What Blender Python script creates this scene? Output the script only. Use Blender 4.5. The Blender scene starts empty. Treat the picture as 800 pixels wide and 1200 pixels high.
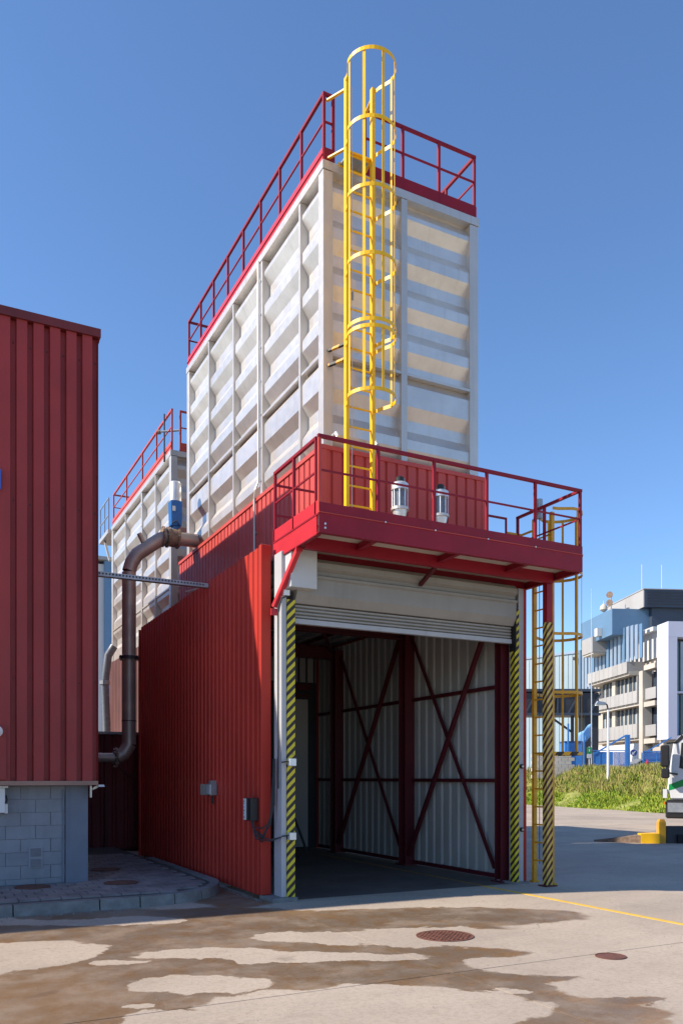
import bpy, math, random
from mathutils import Vector, Matrix
rnd = random.Random(7)
sc = bpy.context.scene
col = sc.collection

# ------------------------------------------------------------------ camera, sky, sun, exposure
F, HY, EYE = 957.0, 911.0, 1.65            # focal length and horizon in photo pixels (800 x 1200), eye height
_n = math.hypot(1860, 957); CR, SR = 1860/_n, 957/_n
RV = Vector((CR, -SR, 0)); FV = Vector((SR, CR, 0)); CAM = Vector((0, 0, EYE))
cam = bpy.data.cameras.new('camera'); co = bpy.data.objects.new('camera', cam); col.objects.link(co)
co.location = CAM; co.rotation_euler = (math.pi/2, 0, -math.atan2(SR, CR))
cam.sensor_fit = 'VERTICAL'; cam.sensor_height = 36; cam.lens = 36*F/1200; cam.shift_y = (HY-600)/1200
cam.clip_start = 0.1; cam.clip_end = 3000
sc.camera = co
SUN = Vector((-2.69, 0.72, 2.11)).normalized()
el = math.asin(SUN.z); az = math.atan2(SUN.x, SUN.y)
w = bpy.data.worlds.new('World'); sc.world = w; w.use_nodes = True
wn = w.node_tree.nodes; wn.clear()
sky = wn.new('ShaderNodeTexSky'); sky.sky_type = 'NISHITA'; sky.sun_disc = False
sky.sun_elevation = el; sky.sun_rotation = az % (2*math.pi); sky.altitude = 0
sky.air_density = 1.0; sky.dust_density = 0.0; sky.ozone_density = 7.0
bg = wn.new('ShaderNodeBackground'); bg.inputs['Strength'].default_value = 0.147
wo = wn.new('ShaderNodeOutputWorld')
w.node_tree.links.new(sky.outputs[0], bg.inputs[0]); w.node_tree.links.new(bg.outputs[0], wo.inputs[0])
sl = bpy.data.lights.new('sun', 'SUN'); sl.energy = 5.0; sl.angle = math.radians(0.53); sl.color = (1, .885, .74)
so = bpy.data.objects.new('sun', sl); col.objects.link(so); so.location = (-20, 5, 30)
so.rotation_euler = SUN.to_track_quat('Z', 'Y').to_euler()
sc.view_settings.view_transform = 'Standard'; sc.view_settings.look = 'None'
sc.view_settings.exposure = 0.56; sc.view_settings.gamma = 1

def ray(x, y): return RV*((x-400)/F)+FV+Vector((0, 0, (HY-y)/F))
def gnd(x, y, z=0.0): d = ray(x, y); return CAM+d*((z-EYE)/d.z)
def atD(x, y, D): return CAM+ray(x, y)*D
def onX(x, y, X): d = ray(x, y); return CAM+d*(X/d.x)
def onY(x, y, Y): d = ray(x, y); return CAM+d*(Y/d.y)

# ------------------------------------------------------------------ materials
def srgb(r, g, b):
    f = lambda c: c/12.92 if c <= .04045 else ((c+.055)/1.055)**2.4
    return (f(r/255), f(g/255), f(b/255), 1)
class NT:
    def __init__(s, m): s.t = m.node_tree; s.n = s.t.nodes; s.l = s.t.links
    def new(s, k, **kw):
        nd = s.n.new(k)
        for a, b in kw.items(): setattr(nd, a, b)
        return nd
    def link(s, a, b): s.l.new(a, b)
    def math(s, op, a, b=None, clamp=False):
        nd = s.new('ShaderNodeMath', operation=op, use_clamp=clamp)
        for i, v in enumerate((a, b)):
            if v is None: continue
            if isinstance(v, (int, float)): nd.inputs[i].default_value = v
            else: s.link(v, nd.inputs[i])
        return nd.outputs[0]
    def mix(s, fac, a, b, mode='MIX'):
        nd = s.new('ShaderNodeMix', data_type='RGBA', blend_type=mode)
        for i, v in ((0, fac), (6, a), (7, b)):
            if isinstance(v, (int, float)): nd.inputs[i].default_value = v
            elif isinstance(v, tuple): nd.inputs[i].default_value = v
            else: s.link(v, nd.inputs[i])
        return nd.outputs[2]
    def ramp(s, fac, p0, p1):
        nd = s.new('ShaderNodeMapRange', interpolation_type='SMOOTHSTEP'); s.link(fac, nd.inputs[0])
        nd.inputs[1].default_value = p0; nd.inputs[2].default_value = p1
        return nd.outputs[0]
    def noise(s, scale, det=4, vec=None, st=(1, 1, 1), rough=.55):
        if vec is None: vec = s.pos()
        if st != (1, 1, 1):
            mp = s.new('ShaderNodeMapping'); mp.inputs['Scale'].default_value = st; s.link(vec, mp.inputs[0]); vec = mp.outputs[0]
        nd = s.new('ShaderNodeTexNoise'); nd.inputs['Scale'].default_value = scale; nd.inputs['Detail'].default_value = det
        nd.inputs['Roughness'].default_value = rough; s.link(vec, nd.inputs['Vector']); return nd.outputs['Fac']
    def pos(s):
        if not hasattr(s, '_p'): s._p = s.new('ShaderNodeNewGeometry').outputs['Position']
        return s._p
MATS = {}
def base(name):
    m = bpy.data.materials.new(name); m.use_nodes = True; MATS[name] = m
    return m, NT(m), m.node_tree.nodes['Principled BSDF']
def scl(c, k): return (min(1, c[0]*k), min(1, c[1]*k), min(1, c[2]*k), 1)
def paint(name, c, rough=.5, metal=0, var=.12, scale=1.5, streak=.0, dirt=None, dirtamt=0, bump=.0, spec=.5, speck=0):
    """coloured surface with patchy tone, vertical runs, dirt and fine relief"""
    m, t, p = base(name)
    n1 = t.noise(scale, 5)
    c_ = t.mix(t.ramp(n1, .3, .7), scl(c, 1-var), scl(c, 1+var))
    oi = t.new('ShaderNodeObjectInfo'); rv = t.new('ShaderNodeMapRange'); t.link(oi.outputs['Random'], rv.inputs[0]); rv.inputs[3].default_value = .93; rv.inputs[4].default_value = 1.05
    vm = t.new('ShaderNodeVectorMath', operation='SCALE'); t.link(c_, vm.inputs[0]); t.link(rv.outputs[0], vm.inputs['Scale']); c_ = vm.outputs[0]
    if streak:
        n2 = t.noise(1, 4, st=(9, 9, .35))
        c_ = t.mix(t.math('MULTIPLY', t.ramp(n2, .5, .78), streak), c_, dirt or scl(c, .5))
    if dirtamt:
        n3 = t.noise(scale*2.7, 7, rough=.7)
        c_ = t.mix(t.math('MULTIPLY', t.ramp(n3, .52, .75), dirtamt), c_, dirt or scl(c, .45))
    if speck:
        n5 = t.noise(55, 2)
        c_ = t.mix(t.math('MULTIPLY', t.ramp(n5, .66, .74), speck), c_, dirt or scl(c, .35))
    t.link(c_, p.inputs['Base Color'])
    n4 = t.noise(scale*5, 4)
    rr = t.new('ShaderNodeMapRange'); t.link(n4, rr.inputs[0]); rr.inputs[3].default_value = max(.05, rough-.1); rr.inputs[4].default_value = min(1, rough+.12)
    t.link(rr.outputs[0], p.inputs['Roughness'])
    p.inputs['Metallic'].default_value = metal; p.inputs['Specular IOR Level'].default_value = spec
    if bump:
        b = t.new('ShaderNodeBump'); b.inputs['Strength'].default_value = bump; b.inputs['Distance'].default_value = .01
        t.link(t.noise(60, 5), b.inputs['Height']); t.link(b.outputs[0], p.inputs['Normal'])
    return m
brown = srgb(92, 74, 58)
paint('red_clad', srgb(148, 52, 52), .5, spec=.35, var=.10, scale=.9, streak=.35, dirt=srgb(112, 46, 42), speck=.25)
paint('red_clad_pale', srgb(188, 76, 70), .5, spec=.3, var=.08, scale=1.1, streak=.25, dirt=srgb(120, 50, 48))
paint('red_shed', srgb(176, 50, 38), .5, spec=.3, var=.08, scale=1.0, streak=.25, dirt=srgb(110, 40, 34))
paint('red_dark', srgb(104, 32, 34), .6, var=.15, scale=1.2, streak=.3, dirt=srgb(60, 28, 28))
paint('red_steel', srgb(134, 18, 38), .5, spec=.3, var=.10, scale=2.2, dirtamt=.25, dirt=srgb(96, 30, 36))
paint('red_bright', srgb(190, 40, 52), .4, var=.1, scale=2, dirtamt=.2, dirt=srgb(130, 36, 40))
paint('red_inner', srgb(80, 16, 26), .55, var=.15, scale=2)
paint('red_orange', srgb(186, 66, 52), .5, var=.12, scale=2)
paint('white_steel', srgb(216, 210, 203), .37, metal=.66, var=.07, scale=2.2, streak=.18, dirt=srgb(160, 146, 128), dirtamt=.18, speck=.1)
paint('cream_steel', srgb(200, 194, 187), .40, metal=.55, var=.05, scale=2, streak=.2, dirt=srgb(150, 134, 112))
paint('tan_trim', srgb(150, 118, 104), .6, var=.1, scale=3, dirtamt=.3)
paint('dusty_red', srgb(98, 62, 60), .7, var=.15, scale=1.2, streak=.4, dirt=srgb(90, 70, 70))
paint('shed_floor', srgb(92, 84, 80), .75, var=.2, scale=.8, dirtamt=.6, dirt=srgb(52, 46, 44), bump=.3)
paint('yellow', srgb(238, 184, 8), .42, var=.08, scale=3, dirtamt=.15, dirt=srgb(150, 104, 20))
paint('yellow_dull', srgb(206, 150, 22), .5, var=.12, scale=3, dirtamt=.25, dirt=srgb(120, 86, 26))
paint('grey_frame', srgb(168, 170, 174), .5, var=.06, scale=2, streak=.3, dirt=srgb(120, 118, 116))
paint('grey_shutter', srgb(146, 142, 136), .5, metal=.1, var=.06, scale=2, streak=.2)
paint('grey_box', srgb(190, 192, 194), .45, var=.04, scale=2, streak=.15)
paint('deck_plate', srgb(196, 190, 178), .6, var=.08, scale=2, dirtamt=.2)
paint('galv', srgb(160, 165, 170), .42, metal=.6, var=.12, scale=7, dirtamt=.1)
paint('galv_light', srgb(205, 208, 210), .35, metal=.5, var=.08, scale=6)
paint('pipe_steel', srgb(170, 156, 148), .42, metal=.4, var=.15, scale=2.5, streak=.3, dirt=srgb(116, 90, 76))
paint('rust_and_ramp_shade', srgb(128, 108, 92), .8, var=.3, scale=12, bump=.4)
paint('blue_paint', srgb(18, 98, 170), .4, var=.1, scale=6)
paint('black', srgb(28, 28, 30), .5, var=.15, scale=5)
paint('rubber', srgb(22, 22, 24), .8, var=.2, scale=6)
paint('cable', srgb(40, 42, 46), .6, var=.1)
paint('inner_panel', srgb(166, 164, 160), .6, var=.06, scale=1.2, streak=.3, dirt=srgb(140, 134, 124))
paint('block_grey', srgb(134, 138, 146), .85, var=.07, scale=3.5, streak=.25, dirt=srgb(160, 165, 175), bump=.3, speck=.1)
paint('mortar', srgb(116, 120, 128), .95, var=.1, scale=8)
paint('render_grey', srgb(116, 124, 138), .85, var=.08, scale=2, bump=.25, streak=.2)
paint('kerb', srgb(128, 126, 124), .9, var=.2, scale=5, dirtamt=.5, dirt=srgb(86, 80, 76), bump=.5, speck=.3)
paint('paver', srgb(132, 124, 122), .9, var=.22, scale=3, dirtamt=.4, dirt=srgb(88, 80, 76), bump=.4)
paint('joint_sand', srgb(84, 78, 72), .95, var=.2, scale=9)
paint('iron_brown', srgb(104, 66, 54), .75, var=.25, scale=10, bump=.4, dirtamt=.4)
paint('line_yellow', srgb(214, 172, 52), .75, var=.12, scale=5, dirtamt=.85, dirt=srgb(196, 170, 120))
paint('line_worn_shaded', srgb(140, 110, 52), .8, var=.25, scale=6, dirtamt=.9, dirt=srgb(84, 74, 62))
paint('white_paint', srgb(220, 220, 220), .4, var=.04)
paint('far_white', srgb(206, 204, 202), .7, var=.04, scale=.4)
paint('far_lilac', srgb(196, 198, 214), .5, var=.03, scale=.3)
paint('far_beige', srgb(188, 180, 168), .8, var=.08, scale=.5)
paint('far_grey', srgb(160, 158, 156), .7, var=.05, scale=.5, streak=.15)
paint('far_fin', srgb(140, 158, 178), .4, metal=.2, var=.08, scale=.4)
paint('far_blue', srgb(96, 128, 158), .4, var=.06, scale=.4)
paint('far_dark', srgb(52, 62, 78), .5, var=.1, scale=.6)
paint('far_clad', srgb(146, 168, 178), .5, var=.05, scale=.3, streak=.15)
paint('steel_dark', srgb(44, 46, 54), .55, var=.15, scale=2)
paint('far_glass', srgb(58, 66, 76), .08, var=.2, scale=.5, spec=.8)
paint('pane_pale', srgb(150, 158, 164), .15, var=.15, scale=.6, spec=.8)
paint('blue_fence', srgb(60, 126, 196), .5, var=.08, scale=2)
paint('soil', srgb(128, 132, 66), .95, var=.25, scale=2, dirtamt=.4, dirt=srgb(84, 92, 40))
paint('truck_white', srgb(210, 212, 214), .25, var=.02)
paint('truck_green', srgb(20, 140, 70), .3, var=.03)
paint('green_sign', srgb(40, 150, 80), .4, var=.02)
paint('flag_blue', srgb(120, 168, 214), .8, var=.1, scale=3)
paint('sign_blue', srgb(20, 60, 130), .4, var=.03)
paint('sign_edge', srgb(20, 84, 200), .4, var=.03)
paint('lamp_lens', srgb(224, 224, 214), .2, var=.03)
paint('car_grey', srgb(120, 124, 130), .25, metal=.3, var=.03)
paint('red_light', srgb(190, 30, 34), .25, var=.03)
paint('amber', srgb(220, 120, 20), .3, var=.03)
# green / brown of the bank, tuft by tuft
def grassmat(name, a, b, c):
    m, t, p = base(name)
    n = t.noise(1.1, 3); n2 = t.noise(9, 2)
    k = t.mix(t.ramp(n, .36, .64), a, b); k = t.mix(t.math('MULTIPLY', t.ramp(n2, .48, .66), .75), k, c)
    t.link(k, p.inputs['Base Color']); p.inputs['Roughness'].default_value = .8
    p.inputs['Specular IOR Level'].default_value = .2
grassmat('grass', srgb(118, 148, 44), srgb(146, 164, 58), srgb(176, 168, 84))
grassmat('weeds', srgb(138, 146, 74), srgb(164, 150, 96), srgb(124, 112, 68))
# hazard stripes
def hazard(name, per=.118, a=srgb(196, 182, 40), b=srgb(40, 30, 34), sl_=1.0):
    m, t, p = base(name)
    s = t.new('ShaderNodeSeparateXYZ'); t.link(t.pos(), s.inputs[0])
    v = t.math('ADD', s.outputs[2], t.math('MULTIPLY', t.math('SUBTRACT', s.outputs[1], s.outputs[0]), sl_))
    fr = t.math('FRACT', t.math('MULTIPLY', v, 1/per))
    k = t.math('GREATER_THAN', fr, .5)
    cc = t.mix(k, a, b)
    n = t.noise(14, 5, rough=.7)
    cc = t.mix(t.math('MULTIPLY', t.ramp(n, .55, .75), .5), cc, srgb(96, 84, 60))
    t.link(cc, p.inputs['Base Color']); p.inputs['Roughness'].default_value = .55
hazard('hazard', .119, srgb(206, 190, 40)); hazard('hazard_post', .125, srgb(204, 174, 84), srgb(70, 30, 34), 1.3)
hazard('hazard_hoop', .3, srgb(214, 160, 24), srgb(36, 32, 30))
# glass
m, t, p = base('glass'); p.inputs['Base Color'].default_value = srgb(40, 52, 62); p.inputs['Roughness'].default_value = .06
p.inputs['Specular IOR Level'].default_value = .8
m, t, p = base('blue_mesh'); p.inputs['Base Color'].default_value = srgb(22, 104, 188); p.inputs['Alpha'].default_value = .55

# concrete yard with its wet / rusty run-off and dry islands
def concrete():
    m, t, p = base('concrete')
    P = t.pos()
    warp = t.new('ShaderNodeTexNoise'); warp.inputs['Scale'].default_value = 1.6; warp.inputs['Detail'].default_value = 6; warp.inputs['Roughness'].default_value = .62
    mpw = t.new('ShaderNodeMapping'); t.link(P, mpw.inputs[0]); t.link(mpw.outputs[0], warp.inputs['Vector'])
    sub = t.new('ShaderNodeVectorMath', operation='SUBTRACT'); t.link(warp.outputs['Color'], sub.inputs[0]); sub.inputs[1].default_value = (.5, .5, .5)
    mul = t.new('ShaderNodeVectorMath', operation='MULTIPLY'); t.link(sub.outputs[0], mul.inputs[0]); mul.inputs[1].default_value = (.75, .75, 0)
    add = t.new('ShaderNodeVectorMath', operation='ADD'); t.link(P, add.inputs[0]); t.link(mul.outputs[0], add.inputs[1])
    def blob(x, y, hw, hh, tilt=0):
        c = gnd(x, y); D = (c-CAM).dot(FV); a = hw*D/F; b = hh*D/(y-HY)
        v = t.new('ShaderNodeVectorMath', operation='SUBTRACT'); t.link(add.outputs[0], v.inputs[0]); v.inputs[1].default_value = (c.x, c.y, 0)
        r = t.new('ShaderNodeVectorRotate', rotation_type='Z_AXIS'); t.link(v.outputs[0], r.inputs['Vector']); r.inputs['Angle'].default_value = math.atan2(SR, CR)+tilt
        q = t.new('ShaderNodeVectorMath', operation='MULTIPLY'); t.link(r.outputs[0], q.inputs[0]); q.inputs[1].default_value = (1/a, 1/b, 0)
        l = t.new('ShaderNodeVectorMath', operation='LENGTH'); t.link(q.outputs[0], l.inputs[0])
        return t.math('SUBTRACT', 1.0, l.outputs['Value'])
    def union(bl):
        o = None
        for b in bl:
            k = blob(*b); o = k if o is None else t.math('MAXIMUM', o, k)
        return o
    wet = union([(200, 1072, 200, 9), (285, 1050, 60, 14), (100, 1140, 330, 75), (330, 1090, 290, 22), (120, 1092, 260, 18), (520, 1073, 170, 11), (250, 1190, 190, 50), (420, 1130, 190, 32),
                 (590, 1172, 90, 36), (680, 1190, 130, 24), (30, 1180, 220, 60), (470, 1118, 160, 9), (730, 1172, 60, 5), (560, 1140, 130, 14)])
    dry = union([(25, 1119, 92, 20), (236, 1153, 88, 12), (330, 1121, 175, 6.5), (250, 1117, 85, 6), (440, 1182, 215, 28), (250, 1193, 110, 10), (130, 1130, 24, 4.5), (155, 1130, 18, 3.5),
                 (160, 1078, 60, 4), (60, 1081, 110, 4.5), (530, 1098, 150, 13), (600, 1162, 30, 4), (160, 1182, 22, 4), (385, 1098, 90, 7), (640, 1130, 90, 14)])
    wm = t.ramp(wet, -.02, .10); dm = t.ramp(dry, -.015, .05)
    mask = t.math('MULTIPLY', wm, t.math('SUBTRACT', 1.0, dm))
    n1 = t.noise(.55, 6); n2 = t.noise(4, 7, rough=.7); n3 = t.noise(70, 4); n4 = t.noise(.22, 5)
    dryc = t.mix(t.ramp(n1, .3, .7), srgb(168, 154, 139), srgb(184, 170, 153))
    dryc = t.mix(t.math('MULTIPLY', t.ramp(n2, .5, .72), .35), dryc, srgb(140, 124, 108))
    dryc = t.mix(t.math('MULTIPLY', t.ramp(n4, .52, .66), .45), dryc, srgb(138, 128, 118))
    dryc = t.mix(t.math('MULTIPLY', t.ramp(n3, .55, .7), .22), dryc, srgb(120, 108, 98))
    n6 = t.noise(22, 6, rough=.75); n7 = t.noise(1.3, 5, st=(.35, 1.6, 1))
    dryc = t.mix(t.math('MULTIPLY', t.ramp(n6, .42, .68), .38), dryc, srgb(128, 114, 100))
    dryc = t.mix(t.math('MULTIPLY', t.ramp(n7, .5, .75), .35), dryc, srgb(146, 134, 122))
    wetc = t.mix(t.ramp(n2, .35, .65), srgb(88, 66, 42), srgb(136, 101, 60))
    wetc = t.mix(t.math('MULTIPLY', t.ramp(n1, .5, .7), .55), wetc, srgb(96, 82, 70))
    wetc = t.mix(t.math('MULTIPLY', t.ramp(n3, .5, .7), .4), wetc, srgb(70, 56, 42))
    wetc = t.mix(t.math('MULTIPLY', t.ramp(n6, .42, .66), .55), wetc, srgb(78, 60, 42))
    wetc = t.mix(t.math('MULTIPLY', t.ramp(n4, .45, .62), .6), wetc, srgb(150, 112, 66))
    deep = t.ramp(wet, .12, .5); wetc = t.mix(t.math('MULTIPLY', deep, .45), wetc, srgb(88, 74, 60))
    n8 = t.noise(1.5, 6, rough=.65)
    mask = t.math('MULTIPLY', mask, t.math('ADD', .72, t.math('MULTIPLY', t.ramp(n8, .36, .56), .28)))
    amt = t.math('MULTIPLY', mask, t.math('ADD', .72, t.math('MULTIPLY', t.ramp(n2, .3, .7), .28)))
    c = t.mix(amt, dryc, wetc)
    # small dark oil spots
    vo = t.new('ShaderNodeTexVoronoi'); vo.inputs['Scale'].default_value = .9; t.link(add.outputs[0], vo.inputs['Vector'])
    c = t.mix(t.math('MULTIPLY', t.math('SUBTRACT', 1.0, t.ramp(vo.outputs['Distance'], .05, .13)), .3), c, srgb(84, 74, 66))
    cr = t.new('ShaderNodeTexVoronoi', feature='DISTANCE_TO_EDGE'); cr.inputs['Scale'].default_value = .21; t.link(add.outputs[0], cr.inputs['Vector'])
    ck = t.math('MULTIPLY', t.math('LESS_THAN', cr.outputs['Distance'], .0012), t.ramp(n1, .45, .6))
    c = t.mix(t.math('MULTIPLY', ck, .6), c, srgb(70, 60, 52))
    t.link(c, p.inputs['Base Color'])
    r = t.math('SUBTRACT', .88, t.math('MULTIPLY', mask, .38)); t.link(r, p.inputs['Roughness'])
    b = t.new('ShaderNodeBump'); b.inputs['Strength'].default_value = .35; b.inputs['Distance'].default_value = .008
    t.link(t.math('ADD', n3, t.math('MULTIPLY', n2, .6)), b.inputs['Height']); t.link(b.outputs[0], p.inputs['Normal'])
concrete()

# ------------------------------------------------------------------ mesh helpers
class MB:
    def __init__(s): s.v = []; s.f = []
    def quad(s, *p):
        n = len(s.v); s.v += [tuple(q) for q in p]; s.f.append(tuple(range(n, n+len(p)))); return s
    def hexa(s, p):
        n = len(s.v); s.v += [tuple(q) for q in p]
        for f in ((0, 3, 2, 1), (4, 5, 6, 7), (0, 1, 5, 4), (1, 2, 6, 5), (2, 3, 7, 6), (3, 0, 4, 7)): s.f.append(tuple(n+i for i in f))
        return s
    def box(s, x0, x1, y0, y1, z0, z1):
        return s.hexa([(x0, y0, z0), (x1, y0, z0), (x1, y1, z0), (x0, y1, z0), (x0, y0, z1), (x1, y0, z1), (x1, y1, z1), (x0, y1, z1)])
    def bar(s, a, b, w, h=None, up=(0, 0, 1)):
        a, b = Vector(a), Vector(b); h = h or w; d = (b-a).normalized(); u = Vector(up)
        if abs(d.dot(u)) > .98: u = Vector((0, 1, 0))
        x = d.cross(u).normalized(); y = x.cross(d).normalized(); P = []
        for q in (a, b): P += [q-x*w/2-y*h/2, q+x*w/2-y*h/2, q+x*w/2+y*h/2, q-x*w/2+y*h/2]
        return s.hexa(P)
    def tube(s, pts, r, n=10, cap=True):
        pts = [Vector(p) for p in pts]; rs = r if isinstance(r, (list, tuple)) else [r]*len(pts)
        rings = []; ref = None
        for i, p in enumerate(pts):
            d = ((pts[min(i+1, len(pts)-1)]-p).normalized()+(p-pts[max(i-1, 0)]).normalized())
            if d.length < 1e-6: d = pts[min(i+1, len(pts)-1)]-p
            d.normalize()
            if ref is None: ref = Vector((0, 0, 1)) if abs(d.z) < .9 else Vector((0, 1, 0))
            x = d.cross(ref).normalized(); y = x.cross(d).normalized(); ref = y
            rings.append(len(s.v))
            for k in range(n):
                a = 2*math.pi*k/n; s.v.append(tuple(p+x*(rs[i]*math.cos(a))+y*(rs[i]*math.sin(a))))
        for a, b in zip(rings, rings[1:]):
            for k in range(n): s.f.append((a+k, a+(k+1) % n, b+(k+1) % n, b+k))
        if cap:
            s.f.append(tuple(rings[0]+k for k in reversed(range(n)))); s.f.append(tuple(rings[-1]+k for k in range(n)))
        return s
    def lathe(s, c, prof, n=16):
        c = Vector(c); return s.tube([c+Vector((0, 0, z)) for r, z in prof], [r for r, z in prof], n)
    def prism(s, pts, vec):
        n = len(s.v); k = len(pts); vec = Vector(vec)
        s.v += [tuple(p) for p in pts]+[tuple(Vector(p)+vec) for p in pts]
        s.f.append(tuple(reversed(range(n, n+k)))); s.f.append(tuple(range(n+k, n+2*k)))
        for i in range(k): j = (i+1) % k; s.f.append((n+i, n+j, n+k+j, n+k+i))
        return s
    def mesh(s, name, mat, off=(0, 0, 0), smooth=False):
        me = bpy.data.meshes.new(name)
        o = Vector(off)
        me.from_pydata([tuple(Vector(v)-o) for v in s.v], [], s.f); me.materials.append(MATS[mat])
        if smooth:
            me.shade_smooth()
            try: me.set_sharp_from_angle(angle=math.radians(40))
            except Exception: pass
        me.update(); return me
    def build(s, name, mat, parent=None, local=False, smooth=False, bevel=0):
        off = (0, 0, 0)
        if parent is not None and not local: off = wloc(parent)
        ob = bpy.data.objects.new(name, s.mesh(name, mat, off, smooth)); col.objects.link(ob)
        if parent is not None: ob.parent = parent
        if bevel:
            b = ob.modifiers.new('bevel', 'BEVEL'); b.width = bevel; b.segments = 1; b.limit_method = 'ANGLE'
        return ob
def wloc(o):
    v = Vector((0, 0, 0))
    while o is not None: v = v+Vector(o.location); o = o.parent
    return v
def tag(o, label=None, cat=None, group=None, kind=None):
    for k, v in (('label', label), ('category', cat), ('group', group), ('kind', kind)):
        if v: o[k] = v
    return o
def thing(name, label, cat, loc=(0, 0, 0), group=None, rz=0):
    o = bpy.data.objects.new(name, None); col.objects.link(o); o.location = loc; o.rotation_euler = (0, 0, rz); o.empty_display_size = .2
    return tag(o, label, cat, group)
def piece(name, me, parent, loc, rz=0, sc_=None):
    o = bpy.data.objects.new(name, me); col.objects.link(o); o.parent = parent
    o.location = Vector(loc)-wloc(parent); o.rotation_euler = (0, 0, rz)
    if sc_: o.scale = sc_
    return o
def B(*a): return MB().box(*a)
def bar(*a, **k): return MB().bar(*a, **k)

# trapezoidal sheet: runs along axis u from p0 (world xy) for n ribs of width per, z0..z1, outward normal nrm, depth
def sheet(p0, u, nrm, n, per, z0, z1, depth=.035, outer=.62, slope=.09, lead=True):
    mb = MB(); p0 = Vector((p0[0], p0[1], 0)); u = Vector((u[0], u[1], 0)); nrm = Vector((nrm[0], nrm[1], 0))
    prof = []
    for k in range(n):
        b = k*per
        prof += [(b, 0), (b+outer*per, 0), (b+(outer+slope)*per, -depth), (b+(1-slope)*per, -depth)]
    prof.append((n*per, 0))
    th = .003
    for sgn in (0, th):
        for (a, da), (b, db) in zip(prof, prof[1:]):
            A = p0+u*a+nrm*(da-sgn); C = p0+u*b+nrm*(db-sgn)
            mb.quad((A.x, A.y, z0), (C.x, C.y, z0), (C.x, C.y, z1), (A.x, A.y, z1))
    return mb
def clad(parent, mat, p0, u, nrm, length, z0, z1, per=.2, npan=5, name='cladding_panel', **kw):
    """row of overlapping sheet panels, one object each"""
    total = int(round(length/per)); per = length/total; k = 0; i = 0
    u = Vector((u[0], u[1])); p = Vector((p0[0], p0[1])); nr = Vector((nrm[0], nrm[1]))
    me = {}
    while k < total:
        n = min(npan, total-k)
        if n not in me: me[n] = sheet((0, 0), u, nrm, n, per, 0, z1-z0, **kw).mesh(name, mat)
        q = p+u*(k*per)+nr*(.0015*(i % 2)); piece(name, me[n], parent, (q.x, q.y, z0)); k += n; i += 1

# ================================================================== THE GROUND
yard = tag(B(-300, 400, -60, 700, -.4, -.012).build('yard', 'concrete'), kind='structure')
XJ = [-9.05, -4.7, -.35, 4.0, 8.35, 12.7, 17.05, 21.4, 25.75, 30.1]; YJ = [-4.3, .7, 5.7, 10.7, 15.7, 20.7, 25.7, 30.7, 35.7]
smesh = {}
for i in range(len(XJ)-1):
    for j in range(len(YJ)-1):
        a, b, c, d = XJ[i]+.006, XJ[i+1]-.006, YJ[j]+.006, YJ[j+1]-.006
        k = (round(b-a, 3), round(d-c, 3))
        if k not in smesh: smesh[k] = B(0, b-a, 0, d-c, -.1, 0).mesh('concrete_slab', 'concrete')
        piece('concrete_slab', smesh[k], yard, (a, c, 0))
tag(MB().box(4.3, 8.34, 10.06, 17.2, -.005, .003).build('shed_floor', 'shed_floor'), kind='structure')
# yellow lane line along the right jamb
tag(MB().box(7.555, 7.63, 3.0, 10.05, -.003, .004).build('lane_line', 'line_yellow'), kind='structure')
tag(MB().box(7.56, 7.625, 10.07, 15.69, -.003, .007).build('lane_line', 'line_worn_shaded'), kind='structure')  # worn stretch inside the shed, indoor shade painted in as darker yellow

def manhole(label, c, r, z, mat='iron_brown', group=None, studs=True):
    t = thing('manhole_cover', label, 'manhole cover', (c[0], c[1], z), group)
    fr = MB(); n = 28
    for k in range(n):
        a, b = 2*math.pi*k/n, 2*math.pi*(k+1)/n
        pts = lambda rr, zz: [(c[0]+rr*math.cos(q), c[1]+rr*math.sin(q), z+zz) for q in (a, b)]
        o0, o1, i0, i1 = pts(r, .0), pts(r, .008), pts(r*.9, .008), pts(r*.9, -.0)
        fr.quad(o0[0], o0[1], o1[1], o1[0]); fr.quad(o1[0], o1[1], i0[1], i0[0]); fr.quad(i0[0], i0[1], i1[1], i1[0])
    fr.build('frame', 'iron_brown', t)
    d = MB(); d.lathe((c[0], c[1], z), [(r*.885, 0), (r*.885, .005)], 28)
    lid = d.build('lid', mat, t)
    if studs:
        s = MB(); st = .055
        k = int(r/st)
        for i in range(-k, k+1):
            for j in range(-k, k+1):
                x, y = i*st, j*st
                if x*x+y*y < (r*.82)**2: s.box(c[0]+x-.018, c[0]+x+.018, c[1]+y-.018, c[1]+y+.018, z+.004, z+.012)
        tag(s.build('stud_grid', mat, t), kind='stuff')
    return t
g1 = gnd(521, 1097); manhole('rusty round manhole cover in the dry concrete before the gate', (g1.x, g1.y), .30, 0)
g2 = gnd(715, 1121); manhole('small worn round cover in the concrete at the slab joint on the right', (g2.x, g2.y), .14, 0, studs=False)

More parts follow.
